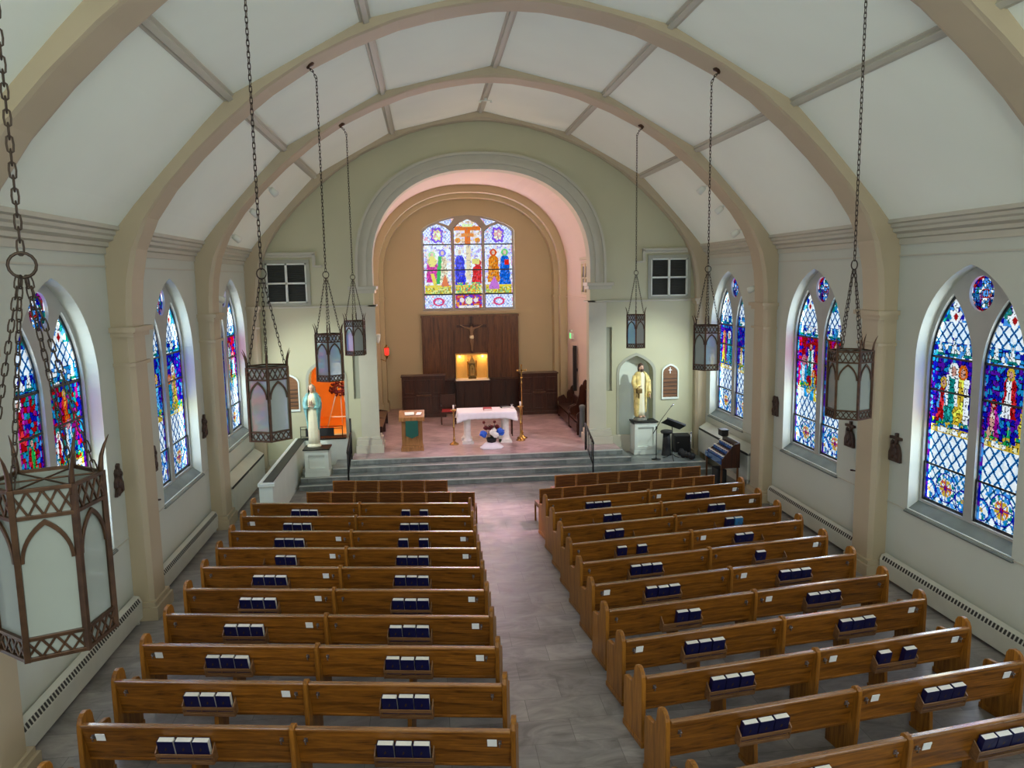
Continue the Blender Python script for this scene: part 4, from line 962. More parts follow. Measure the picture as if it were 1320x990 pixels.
# reredos
r=EMPTY('reredos',(0,29.9,zf),0,'tall brown panelled wooden backdrop under the stained glass window','reredos')
m=MB(); m.box(-1.86,1.88,-.03,.09,0,3.60)
for x in (-1.80,-1.15,-.62,.66,1.25,1.82): m.box(x-.035,x+.035,-.06,-.03,1.15,3.52)
for x in (-1.5,-.9,.95,1.55): m.box(x-.012,x+.012,-.04,-.03,1.15,3.52)
m.box(-1.88,1.90,-.07,.09,3.52,3.60); m.build('panelling',M['walnut'],r,bevel=.006)
m=MB(); m.box(-1.86,1.88,-.50,-.03,0,1.08); m.box(-1.88,1.90,-.53,-.03,1.08,1.14)
for x in (-1.8,-1.25,-.7,.75,1.3,1.85): m.box(x-.03,x+.03,-.52,-.5,.05,1.05)
m.build('retable',M['mahog'],r,bevel=.006)
m=MB(); m.box(-.64,.68,-.78,-.52,0,1.08); m.box(-.68,.72,-.82,-.52,1.08,1.14)
for x in (-.58,-.3,.34,.62): m.box(x-.03,x+.03,-.80,-.78,.06,1.04)
m.box(-.62,.66,-.80,-.78,.06,.12); m.build('repose_altar',M['mahog'],r,bevel=.006)
m=MB(); m.box(-.60,-.56,-.42,-.03,1.14,2.10); m.box(.60,.64,-.42,-.03,1.14,2.10); m.box(-.60,.64,-.42,-.03,2.08,2.12); m.box(-.60,.64,-.07,-.035,1.14,2.1)
for i in range(9): x=-.5+i*.13; m.box(x-.006,x+.006,-.078,-.07,1.14,2.08)
m.build('lit_niche',M['yellowwall'],r,bevel=.003)
m=MB(); m.box(-.62,.66,-.84,-.04,1.142,1.155); m.build('altar_linen',M['cloth'],r)
for x in (-.42,.46): LAMP('niche_lamp',(x,29.66,zf+1.98),5,(1,.74,.36),.03,'small warm lamp inside the lit niche, %s'%('left' if x<0 else 'right'))
r=EMPTY('tabernacle',(.03,29.62,zf+1.156),0,'gothic gilded tabernacle with pinnacles in the lit niche','tabernacle')
m=MB(); m.box(-.15,.15,-.10,.10,0,.08); m.box(-.12,.12,-.08,.08,.08,.62); m.build('body',M['goldd'],r,bevel=.004)
m=MB(); m.prism([(-.14,.60),(.14,.60),(.0,.86)],'y',-.09,.09); 
for s in (-1,1): m.lathe([(.025,.1),(.025,.62),(.035,.64),(.02,.68),(.004,.80)],8,(s*.16,-.07,0)); m.ball((s*.16,-.07,.70),.022,8,6)
m.ball((0,-.09,.86),.022,8,6); m.build('pinnacle',M['gold'],r)
m=MB(); m.prism(lancet(0,.085,.12,.40,.56),'y',-.092,-.082); m.build('door',M['gold'],r); 
m=MB(); m.cbox((0,-.096,.33),(.02,.01,.2)); m.cbox((0,-.096,.38),(.10,.01,.02)); m.build('door_cross',M['goldd'],r)
# crucifix
r=EMPTY('crucifix',(.05,29.783,3.38),0,'dark wooden crucifix with a pale carved figure hanging on the brown backdrop','crucifix')
m=MB(); m.box(-.045,.045,-.02,.04,-.685,.74); m.box(-.58,.58,-.02,.04,.30,.40); m.build('cross',M['mahog'],r,bevel=.005)
me=bpy.data.meshes.new('corpus'); bm=bmesh.new()
J=[((0,-.07,-.02),.060),((0,-.075,.10),.062),((0,-.07,.22),.078),((0,-.07,.29),.035),((0,-.085,.37),.058),
   ((-.11,-.07,.27),.034),((-.26,-.06,.31),.024),((-.40,-.05,.385),.017),((-.44,-.05,.40),.016),((.11,-.07,.27),.034),((.26,-.06,.31),.024),((.40,-.05,.385),.017),((.44,-.05,.40),.016),
   ((-.045,-.09,-.20),.045),((-.02,-.11,-.33),.032),((-.01,-.07,-.55),.020),((0,-.10,-.62),.018),((.045,-.08,-.20),.045),((.03,-.12,-.33),.032),((.02,-.08,-.55),.020),((.015,-.11,-.61),.018)]
E_=[(0,1),(1,2),(2,3),(3,4),(2,5),(5,6),(6,7),(7,8),(2,9),(9,10),(10,11),(11,12),(0,13),(13,14),(14,15),(15,16),(0,17),(17,18),(18,19),(19,20)]
for p,_ in J: bm.verts.new(p)
bm.verts.ensure_lookup_table()
for a,b in E_: bm.edges.new((bm.verts[a],bm.verts[b]))
sk=bm.verts.layers.skin.verify()
for v,(p,rr) in zip(bm.verts,J): v[sk].radius=(rr,rr)
bm.verts[0][sk].use_root=True; bm.to_mesh(me); bm.free(); me.materials.append(M['corpus'])
o=bpy.data.objects.new('carved_figure',me); COL.objects.link(o); o.parent=r; md=o.modifiers.new('s','SKIN'); md.use_smooth_shade=True; o.modifiers.new('ss','SUBSURF').levels=1; o.modifiers['ss'].render_levels=1
m=MB(); m.lathe([(.07,-.14),(.085,-.08),(.07,.0)],16,(0,-.075,0),1,.9,fold=lambda a,z:.08*math.sin(7*a)); m.build('loincloth',M['tunic'],r)
m=MB(); m.ball((0,-.075,.39),(.062,.06,.062),12,8); m.build('hair',M['hair'],r)
# side cabinets
def cabinet(x0,x1,y,lab):
    W=(x1-x0)/2; r=EMPTY('panelled_cabinet',((x0+x1)/2,y,zf),0,lab,'cabinet'); H=1.53
    m=MB(); m.box(-W,W,0,.5,0,H-.04); m.box(-W-.03,W+.03,-.04,.54,H-.04,H); m.box(-W-.015,W+.015,-.02,.52,0,.12); m.build('body',M['mahog'],r,bevel=.006)
    for a,b in ((-W+.06,-W*.40),(-W*.30,W*.30),(W*.40,W-.06)):
        for z0,z1 in ((.2,.78),(.86,1.38)):
            MB().prism([(a,z0),(b,z0),(b,z1),(a,z1)],'y',-.025,.0,[[(a+.05,z0+.05),(b-.05,z0+.05),(b-.05,z1-.05),(a+.05,z1-.05)]]).build('panel_moulding',M['mahog'],r,bevel=.004)
    MB().box(-W*.34,W*.34,-.06,-.0,.80,.845).build('ledge',M['walnut'],r,bevel=.004)
cabinet(-2.62,-1.06,27.85,'dark panelled wooden cabinet left of the backdrop'); cabinet(1.68,3.05,27.75,'dark panelled wooden cabinet right of the backdrop')
# armchair with red seat
r=EMPTY('armchair',(-1.0,26.55,zf),0,'dark wooden armchair with a red seat beside the left cabinet','chair')
m=MB()
for x in (-.24,.24):
    for y in (-.2,.22): MB().box(x-.022,x+.022,y-.022,y+.022,0,.62 if y<0 else 1.0).build('leg',M['mahog'],r)
MB().box(-.26,.26,-.24,.24,.38,.43).build('seat_frame',M['mahog'],r); MB().box(-.24,.24,-.23,.2,.43,.49).build('cushion',M['red'],r,bevel=.02)
MB().box(-.22,.22,.2,.235,.5,.98).build('backrest',M['mahog'],r)
for x in (-.24,.24): MB().box(x-.03,x+.03,-.24,.22,.62,.65).build('armrest',M['mahog'],r,bevel=.006)
# free-standing altar
AX,AY=.09,23.42
r=EMPTY('altar',(AX,AY,zf),0,'white altar table on carved columns in the middle of the chancel','altar')
MB().box(-.86,.86,-.42,.42,.88,.955).build('table_top',M['marble'],r,bevel=.006)
for x in (-.60,.57):
    for y in (-.30,.30):
        m=MB(); m.box(x-.17,x+.17,y-.12,y+.12,0,.07); m.lathe([(.13,.07),(.135,.10),(.10,.14),(.085,.18),(.085,.70),(.10,.74),(.085,.77),(.12,.84),(.13,.86)],20,(x,y,0),1.1,.9,fold=lambda a,z:(.03*math.cos(10*a) if .18<=z<=.7 else 0)); m.box(x-.16,x+.16,y-.11,y+.11,.85,.88)
        m.build('column',M['marble'],r,bevel=.004)
m=MB(); W,D=.885,.445; zt=.968
N=48; ringT=[]; per=[]
def rect(t,W,D):
    L=2*(2*W+2*D); s=t*L
    if s<2*W: return (-W+s,-D)
    s-=2*W
    if s<2*D: return (W,-D+s)
    s-=2*D
    if s<2*W: return (W-s,D)
    s-=2*W; return (-W,D-s)
R=[]; N=96
for lev in range(5):
    ring=[]
    for j in range(N):
        x,y=rect(j/N,W,D); corner=min(abs(abs(x)-W)+abs(abs(y)-D),.35)/.35; dp=(.20+.10*(1-corner)**1.5)
        out=.02+.018*math.sin(j*1.9)*lev/4+.03*(1-corner)*lev/4
        q=[x,y]; 
        if abs(abs(x)-W)<1e-6: q[0]+=math.copysign(out*lev/4,x)
        if abs(abs(y)-D)<1e-6: q[1]+=math.copysign(out*lev/4,y)
        ring.append((q[0],q[1],zt-dp*lev/4))
    R.append(ring)
m.add(R[0],[tuple(range(N))]); m.loft(R,True,False,False); o=m.build('altar_cloth',M['cloth']); o.location=(AX,AY,zf); sm=o.modifiers.new('s','SOLIDIFY'); sm.thickness=.008; sm.offset=1
TAG(o,'white cloth draped over the altar table','cloth')
def book(x,y,z,w,d,h,mat,lab,name='book',rz=0):
    r=EMPTY(name,(x,y,z),rz,lab,'book'); m=MB(); m.box(-w,w,-d,d,0,.006); m.box(-w,w,-d,d,h-.006,h); m.box(-w,-w+.008,-d,d,0,h); m.build('cover',mat,r); MB().box(-w+.01,w-.008,-d+.008,d-.008,.006,h-.006).build('page_block',M['page'],r); return r
book(.13,23.42,zf+.978,.13,.16,.05,M['red'],'red book lying on the middle of the altar cloth')
book(.70,23.68,zf+.978,.14,.10,.04,M['blackm'],'black book lying at the back right of the altar cloth',rz=.2)
m=MB(); m.lathe([(.05,0),(.055,.012),(.015,.02),(.012,.06),(.04,.09),(.045,.12)],12,(.90,23.55,zf+.978)); o=m.build('altar_cup',M['chrome']); TAG(o,'small metal cup near the right end of the altar','cup')
# candlesticks
def candlestick(x,y,lab,H=1.06):
    r=EMPTY('candlestick',(x,y,zf),0,lab,'candlestick','tall brass candlesticks beside the altar')
    m=MB(); m.lathe([(.14,0),(.145,.02),(.10,.05),(.05,.08),(.03,.12),(.045,.15),(.025,.19),(.022,.5),(.035,.53),(.022,.56),(.02,H-.1),(.03,H-.05),(.10,H),(.105,H+.012),(.02,H+.02)],16); m.build('stem',M['gold'],r)
    MB().lathe([(.026,H+.02),(.026,H+.15),(.006,H+.16)],12).build('candle',M['page'],r)
candlestick(-.93,23.05,'tall brass candlestick with a short white candle left of the altar'); candlestick(1.13,23.28,'tall brass candlestick with a short white candle right of the altar')
r=EMPTY('processional_cross',(1.22,23.62,zf),0,'tall brass processional cross on a pole right of the altar','cross')
m=MB(); m.lathe([(.16,0),(.165,.02),(.10,.05),(.05,.09),(.03,.14),(.05,.16),(.03,.2),(.02,.25)],16); m.build('base',M['gold'],r)
m=MB(); m.lathe([(.016,.1),(.016,1.7),(.035,1.74),(.016,1.78),(.016,1.86),(.04,1.9),(.012,1.95)],12); m.build('pole',M['gold'],r)
m=MB(); m.box(-.02,.02,-.012,.012,1.93,2.30); m.box(-.13,.13,-.012,.012,2.12,2.16); 
for p in ((-.13,2.14),(.13,2.14),(0,2.30)): m.ball((p[0],0,p[1]),.03,8,6)
m.build('cross_head',M['gold'],r)
r=EMPTY('side_table',(.82,24.15,zf),0,'small dark wooden stand behind the right end of the altar','table')
MB().box(-.16,.16,-.2,.2,.66,.70).build('table_top',M['mahog'],r)
for x in (-.13,.13):
    for y in (-.16,.16): MB().box(x-.015,x+.015,y-.015,y+.015,0,.66).build('leg',M['mahog'],r)
# flowers
r=EMPTY('flower_arrangement',(.15,22.33,zf),0,'arrangement of blue and white blooms with dark red roses before the altar','flowers')
m=MB(); m.lathe([(.33,0),(.34,.04),(.28,.09),(.22,.15),(.17,.19)],24,(0,0,0),1,.7,fold=lambda a,z:.07*math.sin(a*7+z*20)+.04*math.sin(a*13)); m.build('wrapping_cloth',M['cloth'],r)
m=MB(); m.lathe([(.10,.16),(.13,.2),(.15,.3),(.14,.32)],14); m.build('pot',M['blackm'],r)
random.seed(3); m=MB()
for i in range(300):
    a=random.uniform(0,2*PI); t=random.uniform(0,1); rr=random.uniform(.02,.24)*(1-.35*t); z=.24+.45*t; p=Vector((rr*math.cos(a),rr*.7*math.sin(a),z)); d=Vector((math.cos(a),math.sin(a),random.uniform(-.3,.9))).normalized()*random.uniform(.05,.09); sd=d.cross(Vector((0,0,1))).normalized()*.018
    m.add([p,p+d*.5+sd,p+d,p+d*.5-sd],[(0,1,2,3)])
m.build('foliage',M['leaf'],r)
def bloom(c,rad,mat,n=46):
    m=MB(); m.ball(c,rad*.7,8,6)
    for i in range(n):
        u=random.uniform(-1,1); a=random.uniform(0,2*PI); d=Vector((math.sqrt(1-u*u)*math.cos(a),math.sqrt(1-u*u)*math.sin(a),u)); p=Vector(c)+d*rad*.62; s=d.cross(Vector((.3,.2,1))).normalized()*rad*.33; t=d.cross(s).normalized()*rad*.3
        m.add([p-s,p+d*rad*.25-t,p+d*rad*.45+s*.2,p+s,p+d*rad*.25+t],[(0,1,2),(0,2,4),(2,3,4),(1,3,2)])
    m.build('bloom',mat,r)
for c,rad,mt in [((-.25,-.10,.45),.11,'bluef'),((.26,-.08,.50),.12,'bluef'),((.03,-.17,.50),.10,'whitef'),((.12,-.18,.42),.09,'whitef'),((.06,-.12,.56),.08,'whitef'),((-.06,-.05,.62),.07,'redf'),((-.17,0,.62),.07,'redf'),((.17,0,.64),.07,'redf'),((-.22,0,.78),.045,'redf'),((.10,0,.79),.045,'redf'),((.0,-.1,.66),.06,'redf'),((.25,-.1,.24),.05,'leaf')]: bloom(c,rad,M[mt])
m=MB()
for x,z in ((-.22,.78),(.10,.79)): m.tube([(x*.4,0,.3),(x,0,z)],.006,5)
m.build('stem',M['leaf'],r)
# lectern
r=EMPTY('lectern',(-2.17,22.55,zf),0,'light oak lectern with a green cloth hanging down its front','lectern')
m=MB(); m.box(-.33,.33,-.24,.24,0,.10); m.box(-.31,.31,-.22,.22,.10,.16); m.box(-.30,.30,-.20,.20,.16,.93); m.build('body',M['lectwood'],r,bevel=.006)
m=MB(); m.add([(-.37,-.30,.90),(.37,-.30,.90),(.37,.28,1.02),(-.37,.28,1.02),(-.37,-.30,1.02),(.37,-.30,1.02),(.37,.28,1.14),(-.37,.28,1.14)],[(0,1,2,3),(4,7,6,5),(0,4,5,1),(3,2,6,7),(0,3,7,4),(1,5,6,2)]); m.build('desk',M['lectwood'],r,bevel=.006)
m=MB(); m.prism([(-.18,.92),(.18,.92),(.18,.48),(.0,.40),(-.18,.48)],'y',-.316,-.306); m.build('green_hanging',M['green'],r)
o=MB().box(-.17,.10,-.13,.08,0,.02).build('open_book',M['page']); o.location=(-2.20,22.52,zf+1.087); o.rotation_euler=(.203,0,.05); TAG(o,'white open book lying on the lectern desk','book')
o=MB().box(-.07,.07,-.10,.10,0,.006).build('paper_sheet',M['card']); o.location=(-1.96,22.50,zf+1.084); o.rotation_euler=(.203,0,-.2); TAG(o,'white sheet of paper at the right side of the lectern desk','paper')
# choir benches
r=EMPTY('choir_bench',(-3.33,25.5,zf),0,'reddish brown bench with slatted back along the left chancel wall','bench')
m=MB()
for i in range(5): m.box(-.22+i*.008,-.19+i*.008,-1.5,1.5,.50+i*.1,.58+i*.1)
m.build('slatted_back',M['walnut'],r,bevel=.004); MB().box(-.2,.22,-1.5,1.5,.40,.45).build('seat',M['walnut'],r,bevel=.005)
for y in (-1.5,0,1.5): MB().prism([(-.22,0),(.22,0),(.22,.45),(-.12,.5),(-.16,1.0),(-.22,1.0)],'y',y-.03,y+.03).build('end_panel',M['mahog'],r,bevel=.006)
for k,(y0,y1,hh) in enumerate(((23.75,25.0,1.55),(25.2,27.3,1.05))):
    r=EMPTY('choir_stall',(3.28,(y0+y1)/2,zf),0,('tall carved dark choir stall near the right pier' if k==0 else 'lower dark wooden bench farther back along the right chancel wall'),'bench'); L=(y1-y0)/2
    MB().box(-.28,.26,-L,L,.40,.45).build('seat',M['mahog'],r,bevel=.006); MB().box(.22,.28,-L,L,.3,hh-.25).build('back_panel',M['mahog'],r,bevel=.006)
    for y in (-L,L):
        P=[(-.30,0),(.30,0),(.30,hh),(.24,hh+.06),(.18,hh),(.14,hh-.12),(.10,hh-.10),(.04,hh-.2),(.02,hh-.45),(-.08,.78),(-.28,.70),(-.32,.62),(-.28,.5)]
        MB().prism(P,'y',y-.035,y+.035).build('end_panel',M['mahog'],r,bevel=.008)
    MB().box(-.31,-.28,-L,L,.1,.38).build('kick_board',M['mahog'],r)
m=MB(); m.lathe([(.11,0),(.10,.1),(.09,.5),(.085,.85),(.10,.98),(.05,1.02)],18,(3.10,23.45,zf),fold=lambda a,z:.08*math.sin(a*6)); o=m.build('covered_stand',M['greyc']); TAG(o,'narrow stand under a grey cloth in front of the right choir stall','stand')
r=EMPTY('column_speaker',(3.55,27.0,1.50),0,'tall narrow black column speaker on the right chancel wall','speaker')
MB().box(-.06,.06,-.08,.08,0,1.62).build('cabinet',M['black'],r,bevel=.01); MB().box(-.066,-.06,-.06,.06,.05,1.55).build('grille',M['blackm'],r); MB().box(.06,.10,-.03,.03,.7,.8).build('wall_bracket',M['black'],r)
m=MB(); m.tube([(3.49,26.9,3.12),(3.47,26.88,3.2)],.03,8); o=m.build('cap_light',M['frame']); bpy.data.objects.remove(o)
r=EMPTY('exit_sign',(3.60,27.86,3.30),0,'small green exit sign high on the right chancel wall','sign')
MB().box(-.05,.05,-.16,.16,0,.22).build('housing',M['frame'],r,bevel=.006)
MB().box(-.056,-.05,-.14,.14,.02,.20).build('face',M['exit'],r)
m=MB()
for i,ch in enumerate('EXIT'):
    y=.085-i*.055
    def st(a,b,c,d): m.box(-.059,-.056,y+a,y+b,c,d)
    if ch=='E': st(.012,.02,.05,.17); [st(-.018,.02,z,z+.018) for z in (.05,.10,.152)]
    if ch=='X': m.prism([(y+.02,.05),(y+.01,.05),(y-.02,.17),(y-.01,.17)],'x',-.059,-.056); m.prism([(y-.02,.05),(y-.01,.05),(y+.02,.17),(y+.01,.17)],'x',-.059,-.056)
    if ch=='I': st(-.005,.005,.05,.17)
    if ch=='T': st(-.005,.005,.05,.17); st(-.02,.02,.152,.17)
m.build('lettering',M['frame'],r)
for y in (27.86,): 
    r2_=EMPTY('emergency_light',(3.60,27.86,3.56),0,'small white emergency lamp just above the exit sign','lamp'); MB().box(-.04,.05,-.05,.05,0,.07).build('housing',M['frame'],r2_,bevel=.01); MB().ball((-.05,0,.035),.03,8,6).build('lens',M['opal'],r2_)
r=EMPTY('sanctuary_lamp',(-3.16,28.85,2.75),0,'red sanctuary lamp on a brass bracket at the left rear of the chancel','lamp')
m=MB(); m.lathe([(.02,-.1),(.05,-.02),(.09,.0),(.095,.03),(.075,.03)],14); m.tube([(0,0,-.05),(-.05,.05,-.2),(-.14,.12,-.16),(-.24,.15,-.14)],.012,6); m.lathe([(.09,.30),(.095,.32),(.05,.36),(.01,.42)],14); 
for a in range(4): m.tube([(.088*math.cos(a*PI/2),.088*math.sin(a*PI/2),.02),(.088*math.cos(a*PI/2),.088*math.sin(a*PI/2),.31)],.006,5)
m.build('bracket',M['gold'],r)
MB().lathe([(.05,.03),(.075,.06),(.078,.28),(.06,.30)],16).build('red_glass',M['lampred'],r)
r=EMPTY('wall_sconce',(-3.13,22.70,3.78),0,'small pale wall sconce on the inner face of the left pier','sconce')
MB().lathe([(.02,-.06),(.05,.0),(.075,.12),(.075,.2),(.05,.2)],12,(.06,0,0)).build('shade',M['page'],r); MB().tube([(-.01,0,0),(.06,0,0)],.014,6).build('arm',M['gold'],r)

# handrails
def handrail(x,topz,lab):
    r=EMPTY('handrail',(x,21.0,0),0,lab,'handrail','black metal handrails on the altar steps')
    def P(y,z): return (0,y-21.0,z)
    m=MB(); m.tube([P(21.65,ZF),P(21.65,topz)],.028,8); m.build('post',M['black'],r)
    m=MB(); m.tube([P(20.62,.142),P(20.62,1.0)],.024,8); m.build('post',M['black'],r)
    MB().tube([P(21.72,1.32),P(21.6,1.30),P(20.66,1.02),P(20.58,.97)],.03,8).build('top_rail',M['black'],r)
    MB().tube([P(21.65,.72),P(20.62,.36)],.016,6).build('bottom_rail',M['black'],r)
    for i in range(4):
        t=(i+1)/5; y=21.65-1.03*t; MB().tube([P(y,.72-.36*t),P(y,1.30-.28*t)],.011,6).build('baluster',M['black'],r)
handrail(2.83,1.30,'black metal handrail on the right side of the altar steps'); handrail(-3.86,1.72,'black metal handrail on the left side of the altar steps, with a taller rear post')

# side platform things
r=EMPTY('microphone_stand',(4.82,21.25,.282),0,'black microphone stand with a raised boom before the right pedestal','microphone stand')
MB().lathe([(.13,0),(.13,.015),(.03,.03),(.02,.05)],18).build('base',M['black'],r); MB().tube([(0,0,.03),(0,0,.93)],.013,8).build('pole',M['black'],r)
MB().tube([(-.10,0,.76),(.0,0,.92),(.12,0,1.13),(.44,0,1.55)],[.012,.012,.009,.007],6).build('boom',M['black'],r); MB().tube([(.42,0,1.53),(.50,0,1.60)],[.018,.024],8).build('microphone',M['chrome'],r)
MB().cbox((0,0,.93),(.05,.05,.08)).build('clutch',M['black'],r,bevel=.01)
r=EMPTY('music_stand',(5.27,21.2,.282),0,'black music stand with a tilted desk right of the microphone stand','music stand')
m=MB(); m.tube([(0,0,.12),(0,0,.95)],.013,8); m.build('pole',M['black'],r)
for k in range(3): a=k*2*PI/3+.4; MB().tube([(0,0,.16),(.14*math.cos(a),.14*math.sin(a),.06),(.28*math.cos(a),.28*math.sin(a),.012)],.010,6).build('leg',M['black'],r)
m=MB(); m.T=Matrix.Translation((.03,0,1.02))@Matrix.Rotation(.38,4,'Y')@Matrix.Rotation(-.5,4,'X'); m.box(-.30,.30,-.19,.19,-.006,.006); m.box(-.30,.30,-.20,-.19,-.006,.05); m.build('desk',M['black'],r,bevel=.004)
r=EMPTY('loudspeaker',(5.86,22.15,.284),math.radians(-8),'squat black loudspeaker box standing by the right end of the chancel wall','speaker')
MB().box(-.24,.24,-.2,.2,0,.52).build('cabinet',M['blackm'],r,bevel=.02); m=MB(); m.prism([(-.21,.03),(.21,.03),(.21,.49),(-.21,.49)],'y',-.208,-.20); m.build('grille',M['black'],r); MB().lathe([(.03,0),(.02,.012)],10,(-.13,-.21,.3)).build('badge',M['chrome'],r)
r=EMPTY('bar_stool',(5.28,21.75,.282),0,'tall black stool with a round seat behind the music stand','stool')
MB().lathe([(.17,.66),(.18,.68),(.18,.72),(.15,.74)],18).build('seat',M['blackm'],r); MB().lathe([(.15,0),(.14,.02),(.12,.3),(.10,.66)],14).build('draped_base',M['blackm'],r)
r=EMPTY('short_stand',(6.02,21.75,.282),0,'short chrome stand near the right radiator cabinet','stand'); MB().tube([(0,0,.02),(0,0,.62)],.014,8).build('pole',M['chrome'],r); MB().lathe([(.12,0),(.11,.02)],14).build('base',M['black'],r); MB().ball((0,0,.64),.03,8,6).build('tip',M['chrome'],r)
random.seed(5)
m=MB()
for i in range(9): m.ball((5.75+random.uniform(-.1,.12),20.98+i*.09,.345+random.uniform(0,.05)),(random.uniform(.06,.12),.08,random.uniform(.05,.09)),8,6)
o=m.build('black_bag',M['blackm']); TAG(o,'soft black bag lying on the platform beside the short chrome stand','bag')
# votive stand
r=EMPTY('votive_stand',(5.85,18.86,0),0,'wooden stand of tiered blue votive candles against the right wall','candle stand')
for i in range(3): MB().box(-.24+i*.15,-.09+i*.15,-.54,.54,.86+i*.11,.89+i*.11).build('shelf',M['walnut'],r,bevel=.004)
for x in (-.22,.20):
    for y in (-.52,.52): MB().box(x-.02,x+.02,y-.02,y+.02,0,.86 if x<0 else 1.05).build('leg',M['walnut'],r)
m=MB(); m.prism([(-.24,.70),(.24,.70),(.24,1.32),(.10,1.32),(-.24,.92)],'y',-.57,-.54); m.prism([(-.24,.70),(.24,.70),(.24,1.2),(-.24,.92)],'y',.54,.56); m.box(.21,.24,-.55,.55,.7,1.34); m.build('side_panel',M['mahog'],r,bevel=.004)
m=MB(); m.box(-.26,-.24,-.55,.55,.80,.94); m.build('front_board',M['votive'],r)
m=MB(); m.box(-.15,.1,-.1,.35,.0,.55); m.build('stored_boxes',M['blackm'],r,bevel=.03)
mv=MB(); mv.lathe([(.038,0),(.045,.01),(.050,.10),(.046,.10),(.040,.015)],14); V0=mv.build('votive_cup',M['votive']); MB().lathe([(.034,.015),(.034,.112)],10).build('candle_wax',M['page'],V0)  # wax enlarged so its white dots stand in for candle glow
TAG(V0,'blue glass votive cup with a white candle on the tiered stand by the right wall','votive candle','votive cups on the tiered stand'); VT=TREE(V0); fstv=True
for i in range(3):
    for j in range(8):
        loc=(5.85-.165+i*.15,18.86-.47+j*.134,.892+i*.11)
        if fstv: V0.location=loc; fstv=False
        else: DUP(V0,loc=loc,tree=VT)
r=EMPTY('offering_box',(6.02,19.25,1.345),0,'black box standing on top of the votive stand','box'); MB().box(-.09,.09,-.13,.13,0,.15).build('body',M['blackm'],r,bevel=.008); MB().box(-.10,.10,-.14,.14,.15,.17).build('lid',M['black'],r)

# hymn boards
for s,nm in ((-1,'left'),(1,'right')):
    c=s*5.585; r=EMPTY('hymn_board',(c,YE,0),0,('pointed wooden board with dark slots half hidden behind the left lantern' if s<0 else 'pointed wooden board with dark slots and a small white cross, right of the niche'),'board')
    o_=fourc(0,.265,1.84,2.66,2.92); i_=fourc(0,.225,1.90,2.64,2.86)
    MB().prism(o_,'y',-.05,0,[i_]).build('frame',M['white'],r,bevel=.006); MB().prism(i_,'y',-.02,0).build('board',M['plaque'],r)
    m=MB()
    for k in range(5): m.box(-.21,.21,-.03,-.018,1.99+k*.115,2.01+k*.115)
    m.build('slots',M['blackm'],r)
    if s>0: m=MB(); m.box(-.012,.012,-.03,-.018,2.62,2.80); m.box(-.05,.05,-.03,-.018,2.71,2.735); m.build('cross',M['card'],r)
# ledge railing
r=EMPTY('ledge_railing',(-4.72,22.33,1.062),0,'low thin black railing on the ledge under the left opening','railing')
m=MB()
for x in (-.62,.56): m.tube([(x,0,0),(x,0,.34)],.011,6)
for z in (.05,.26,.33): m.tube([(x0,0,z) for x0 in (-.62,.56)],.009,6)
m.build('rails',M['black'],r); MB().box(-.48,.32,-.01,.01,.05,.29).build('dark_panel',M['blackm'],r)
r=EMPTY('easel',(-4.5,24.0,1.022),0,'white easel leaning in the orange room','easel')
for a,b in (((-.30,0,0),(.12,.1,1.5)),((.42,0,0),(.15,.1,1.5)),((.1,.55,0),(.13,.12,1.45))): MB().tube([a,b],.018,6).build('leg',M['card'],r)
MB().tube([(-.22,-.01,.35),(.36,-.01,.35)],.018,6).build('crossbar',M['card'],r)
random.seed(9); m=MB()
for i in range(150):
    a=random.uniform(0,2*PI); rr=random.uniform(.09,.27); m.ball((rr*math.cos(a),random.uniform(-.07,.05),rr*.8*math.sin(a)),random.uniform(.02,.045),6,4)
o=m.build('flower_wreath',M['redf']); o.location=(-4.40,23.95,2.25); TAG(o,'dark red wreath of flowers hung on the white easel in the orange room','wreath')
o=MB().box(-.35,.35,-.05,.05,0,.02).build('tmp',M['orange']); bpy.data.objects.remove(o)

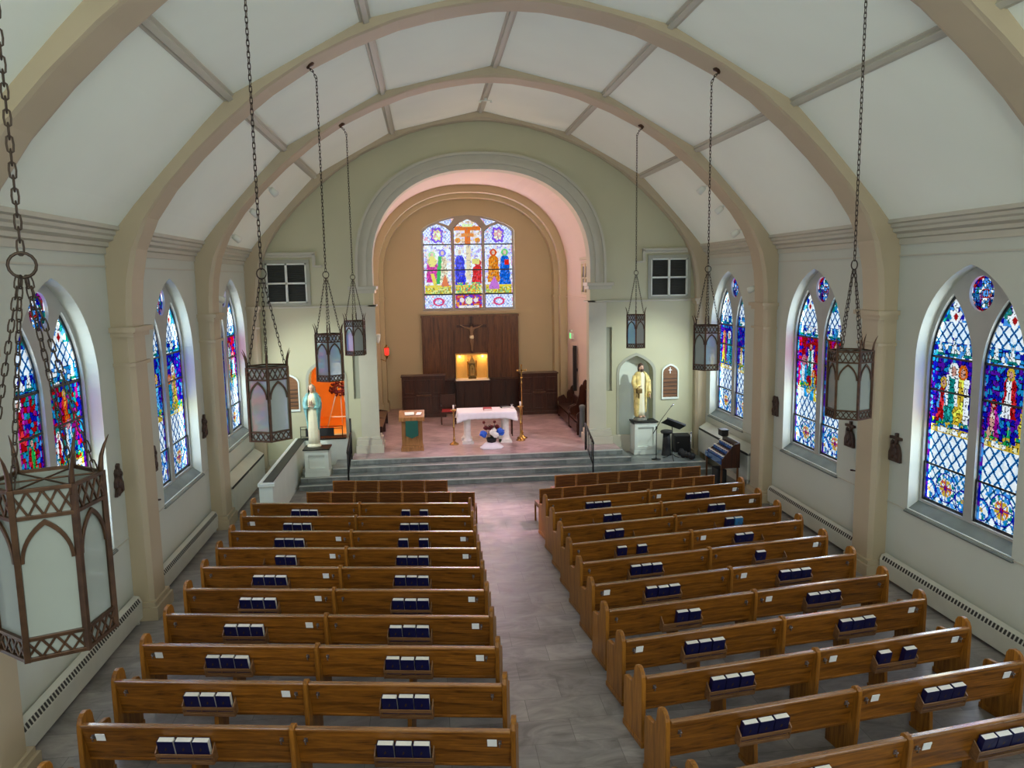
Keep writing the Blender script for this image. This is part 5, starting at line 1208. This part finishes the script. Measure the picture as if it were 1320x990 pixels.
# ================================================================== LIGHTS, WORLD, CAMERA
for s in (-1,1):
    LAMP('chancel_cove_lamp',(s*3.35,23.35,4.6),165,(1,.66,.50),.12,'warm lamp hidden behind the %s pier of the chancel arch'%('left' if s<0 else 'right'))
for s,nm in ((-1,'left'),(1,'right')):
    LAMP('niche_spot_beam',(s*6.20,18.45,5.17),760,(.90,1,.92),.06,'beam of the round spotlight on the %s pilaster, aimed at the chancel wall'%nm,spot=1.0,aim=(s*4.5,22.45,2.2),blend=.95)
    for (x,z) in ((4.90,7.50),(5.36,7.04),(5.78,6.48)):
        LAMP('sanctuary_spot_beam',(s*x,18.47,z),(430 if z>6.5 else 2400),(1,.58,.76) if z>6.5 else (1,.55,.66),.05,'beam of a small spotlight on the %s side of the front rib, aimed at the altar'%nm,spot=(.62 if z>6.5 else .42),aim=((s*-.6,22.8,.5) if z>6.5 else (s*.1,17.2,0)),blend=.8)
w=bpy.data.worlds.new('sky'); SC.world=w; w.use_nodes=True
w.node_tree.nodes['Background'].inputs[0].default_value=(.8,.9,1,1); w.node_tree.nodes['Background'].inputs[1].default_value=1.0
cam=bpy.data.cameras.new('camera'); co=bpy.data.objects.new('camera',cam); COL.objects.link(co)
yaw,pit,rol=math.radians(6.1507),math.radians(7.7993),math.radians(-.92114)
f=Vector((math.sin(yaw)*math.cos(pit),math.cos(yaw)*math.cos(pit),-math.sin(pit))); r=Vector((math.cos(yaw),-math.sin(yaw),0)); u=r.cross(f)
r2=r*math.cos(rol)+u*math.sin(rol); u2=-r*math.sin(rol)+u*math.cos(rol)
co.matrix_world=Matrix(((r2.x,u2.x,-f.x,-1.6235),(r2.y,u2.y,-f.y,0),(r2.z,u2.z,-f.z,5.533),(0,0,0,1)))
cam.sensor_fit='HORIZONTAL'; cam.sensor_width=36; cam.lens=996.45/1320*36; cam.clip_end=200; cam.clip_start=.05
SC.camera=co
SC.view_settings.view_transform='Standard'; SC.view_settings.look='None'; SC.view_settings.exposure=0; SC.view_settings.gamma=1; SC.view_settings.use_curve_mapping=False
SC.cycles.max_bounces=10; SC.cycles.diffuse_bounces=6; SC.cycles.transparent_max_bounces=12; SC.cycles.use_denoising=True
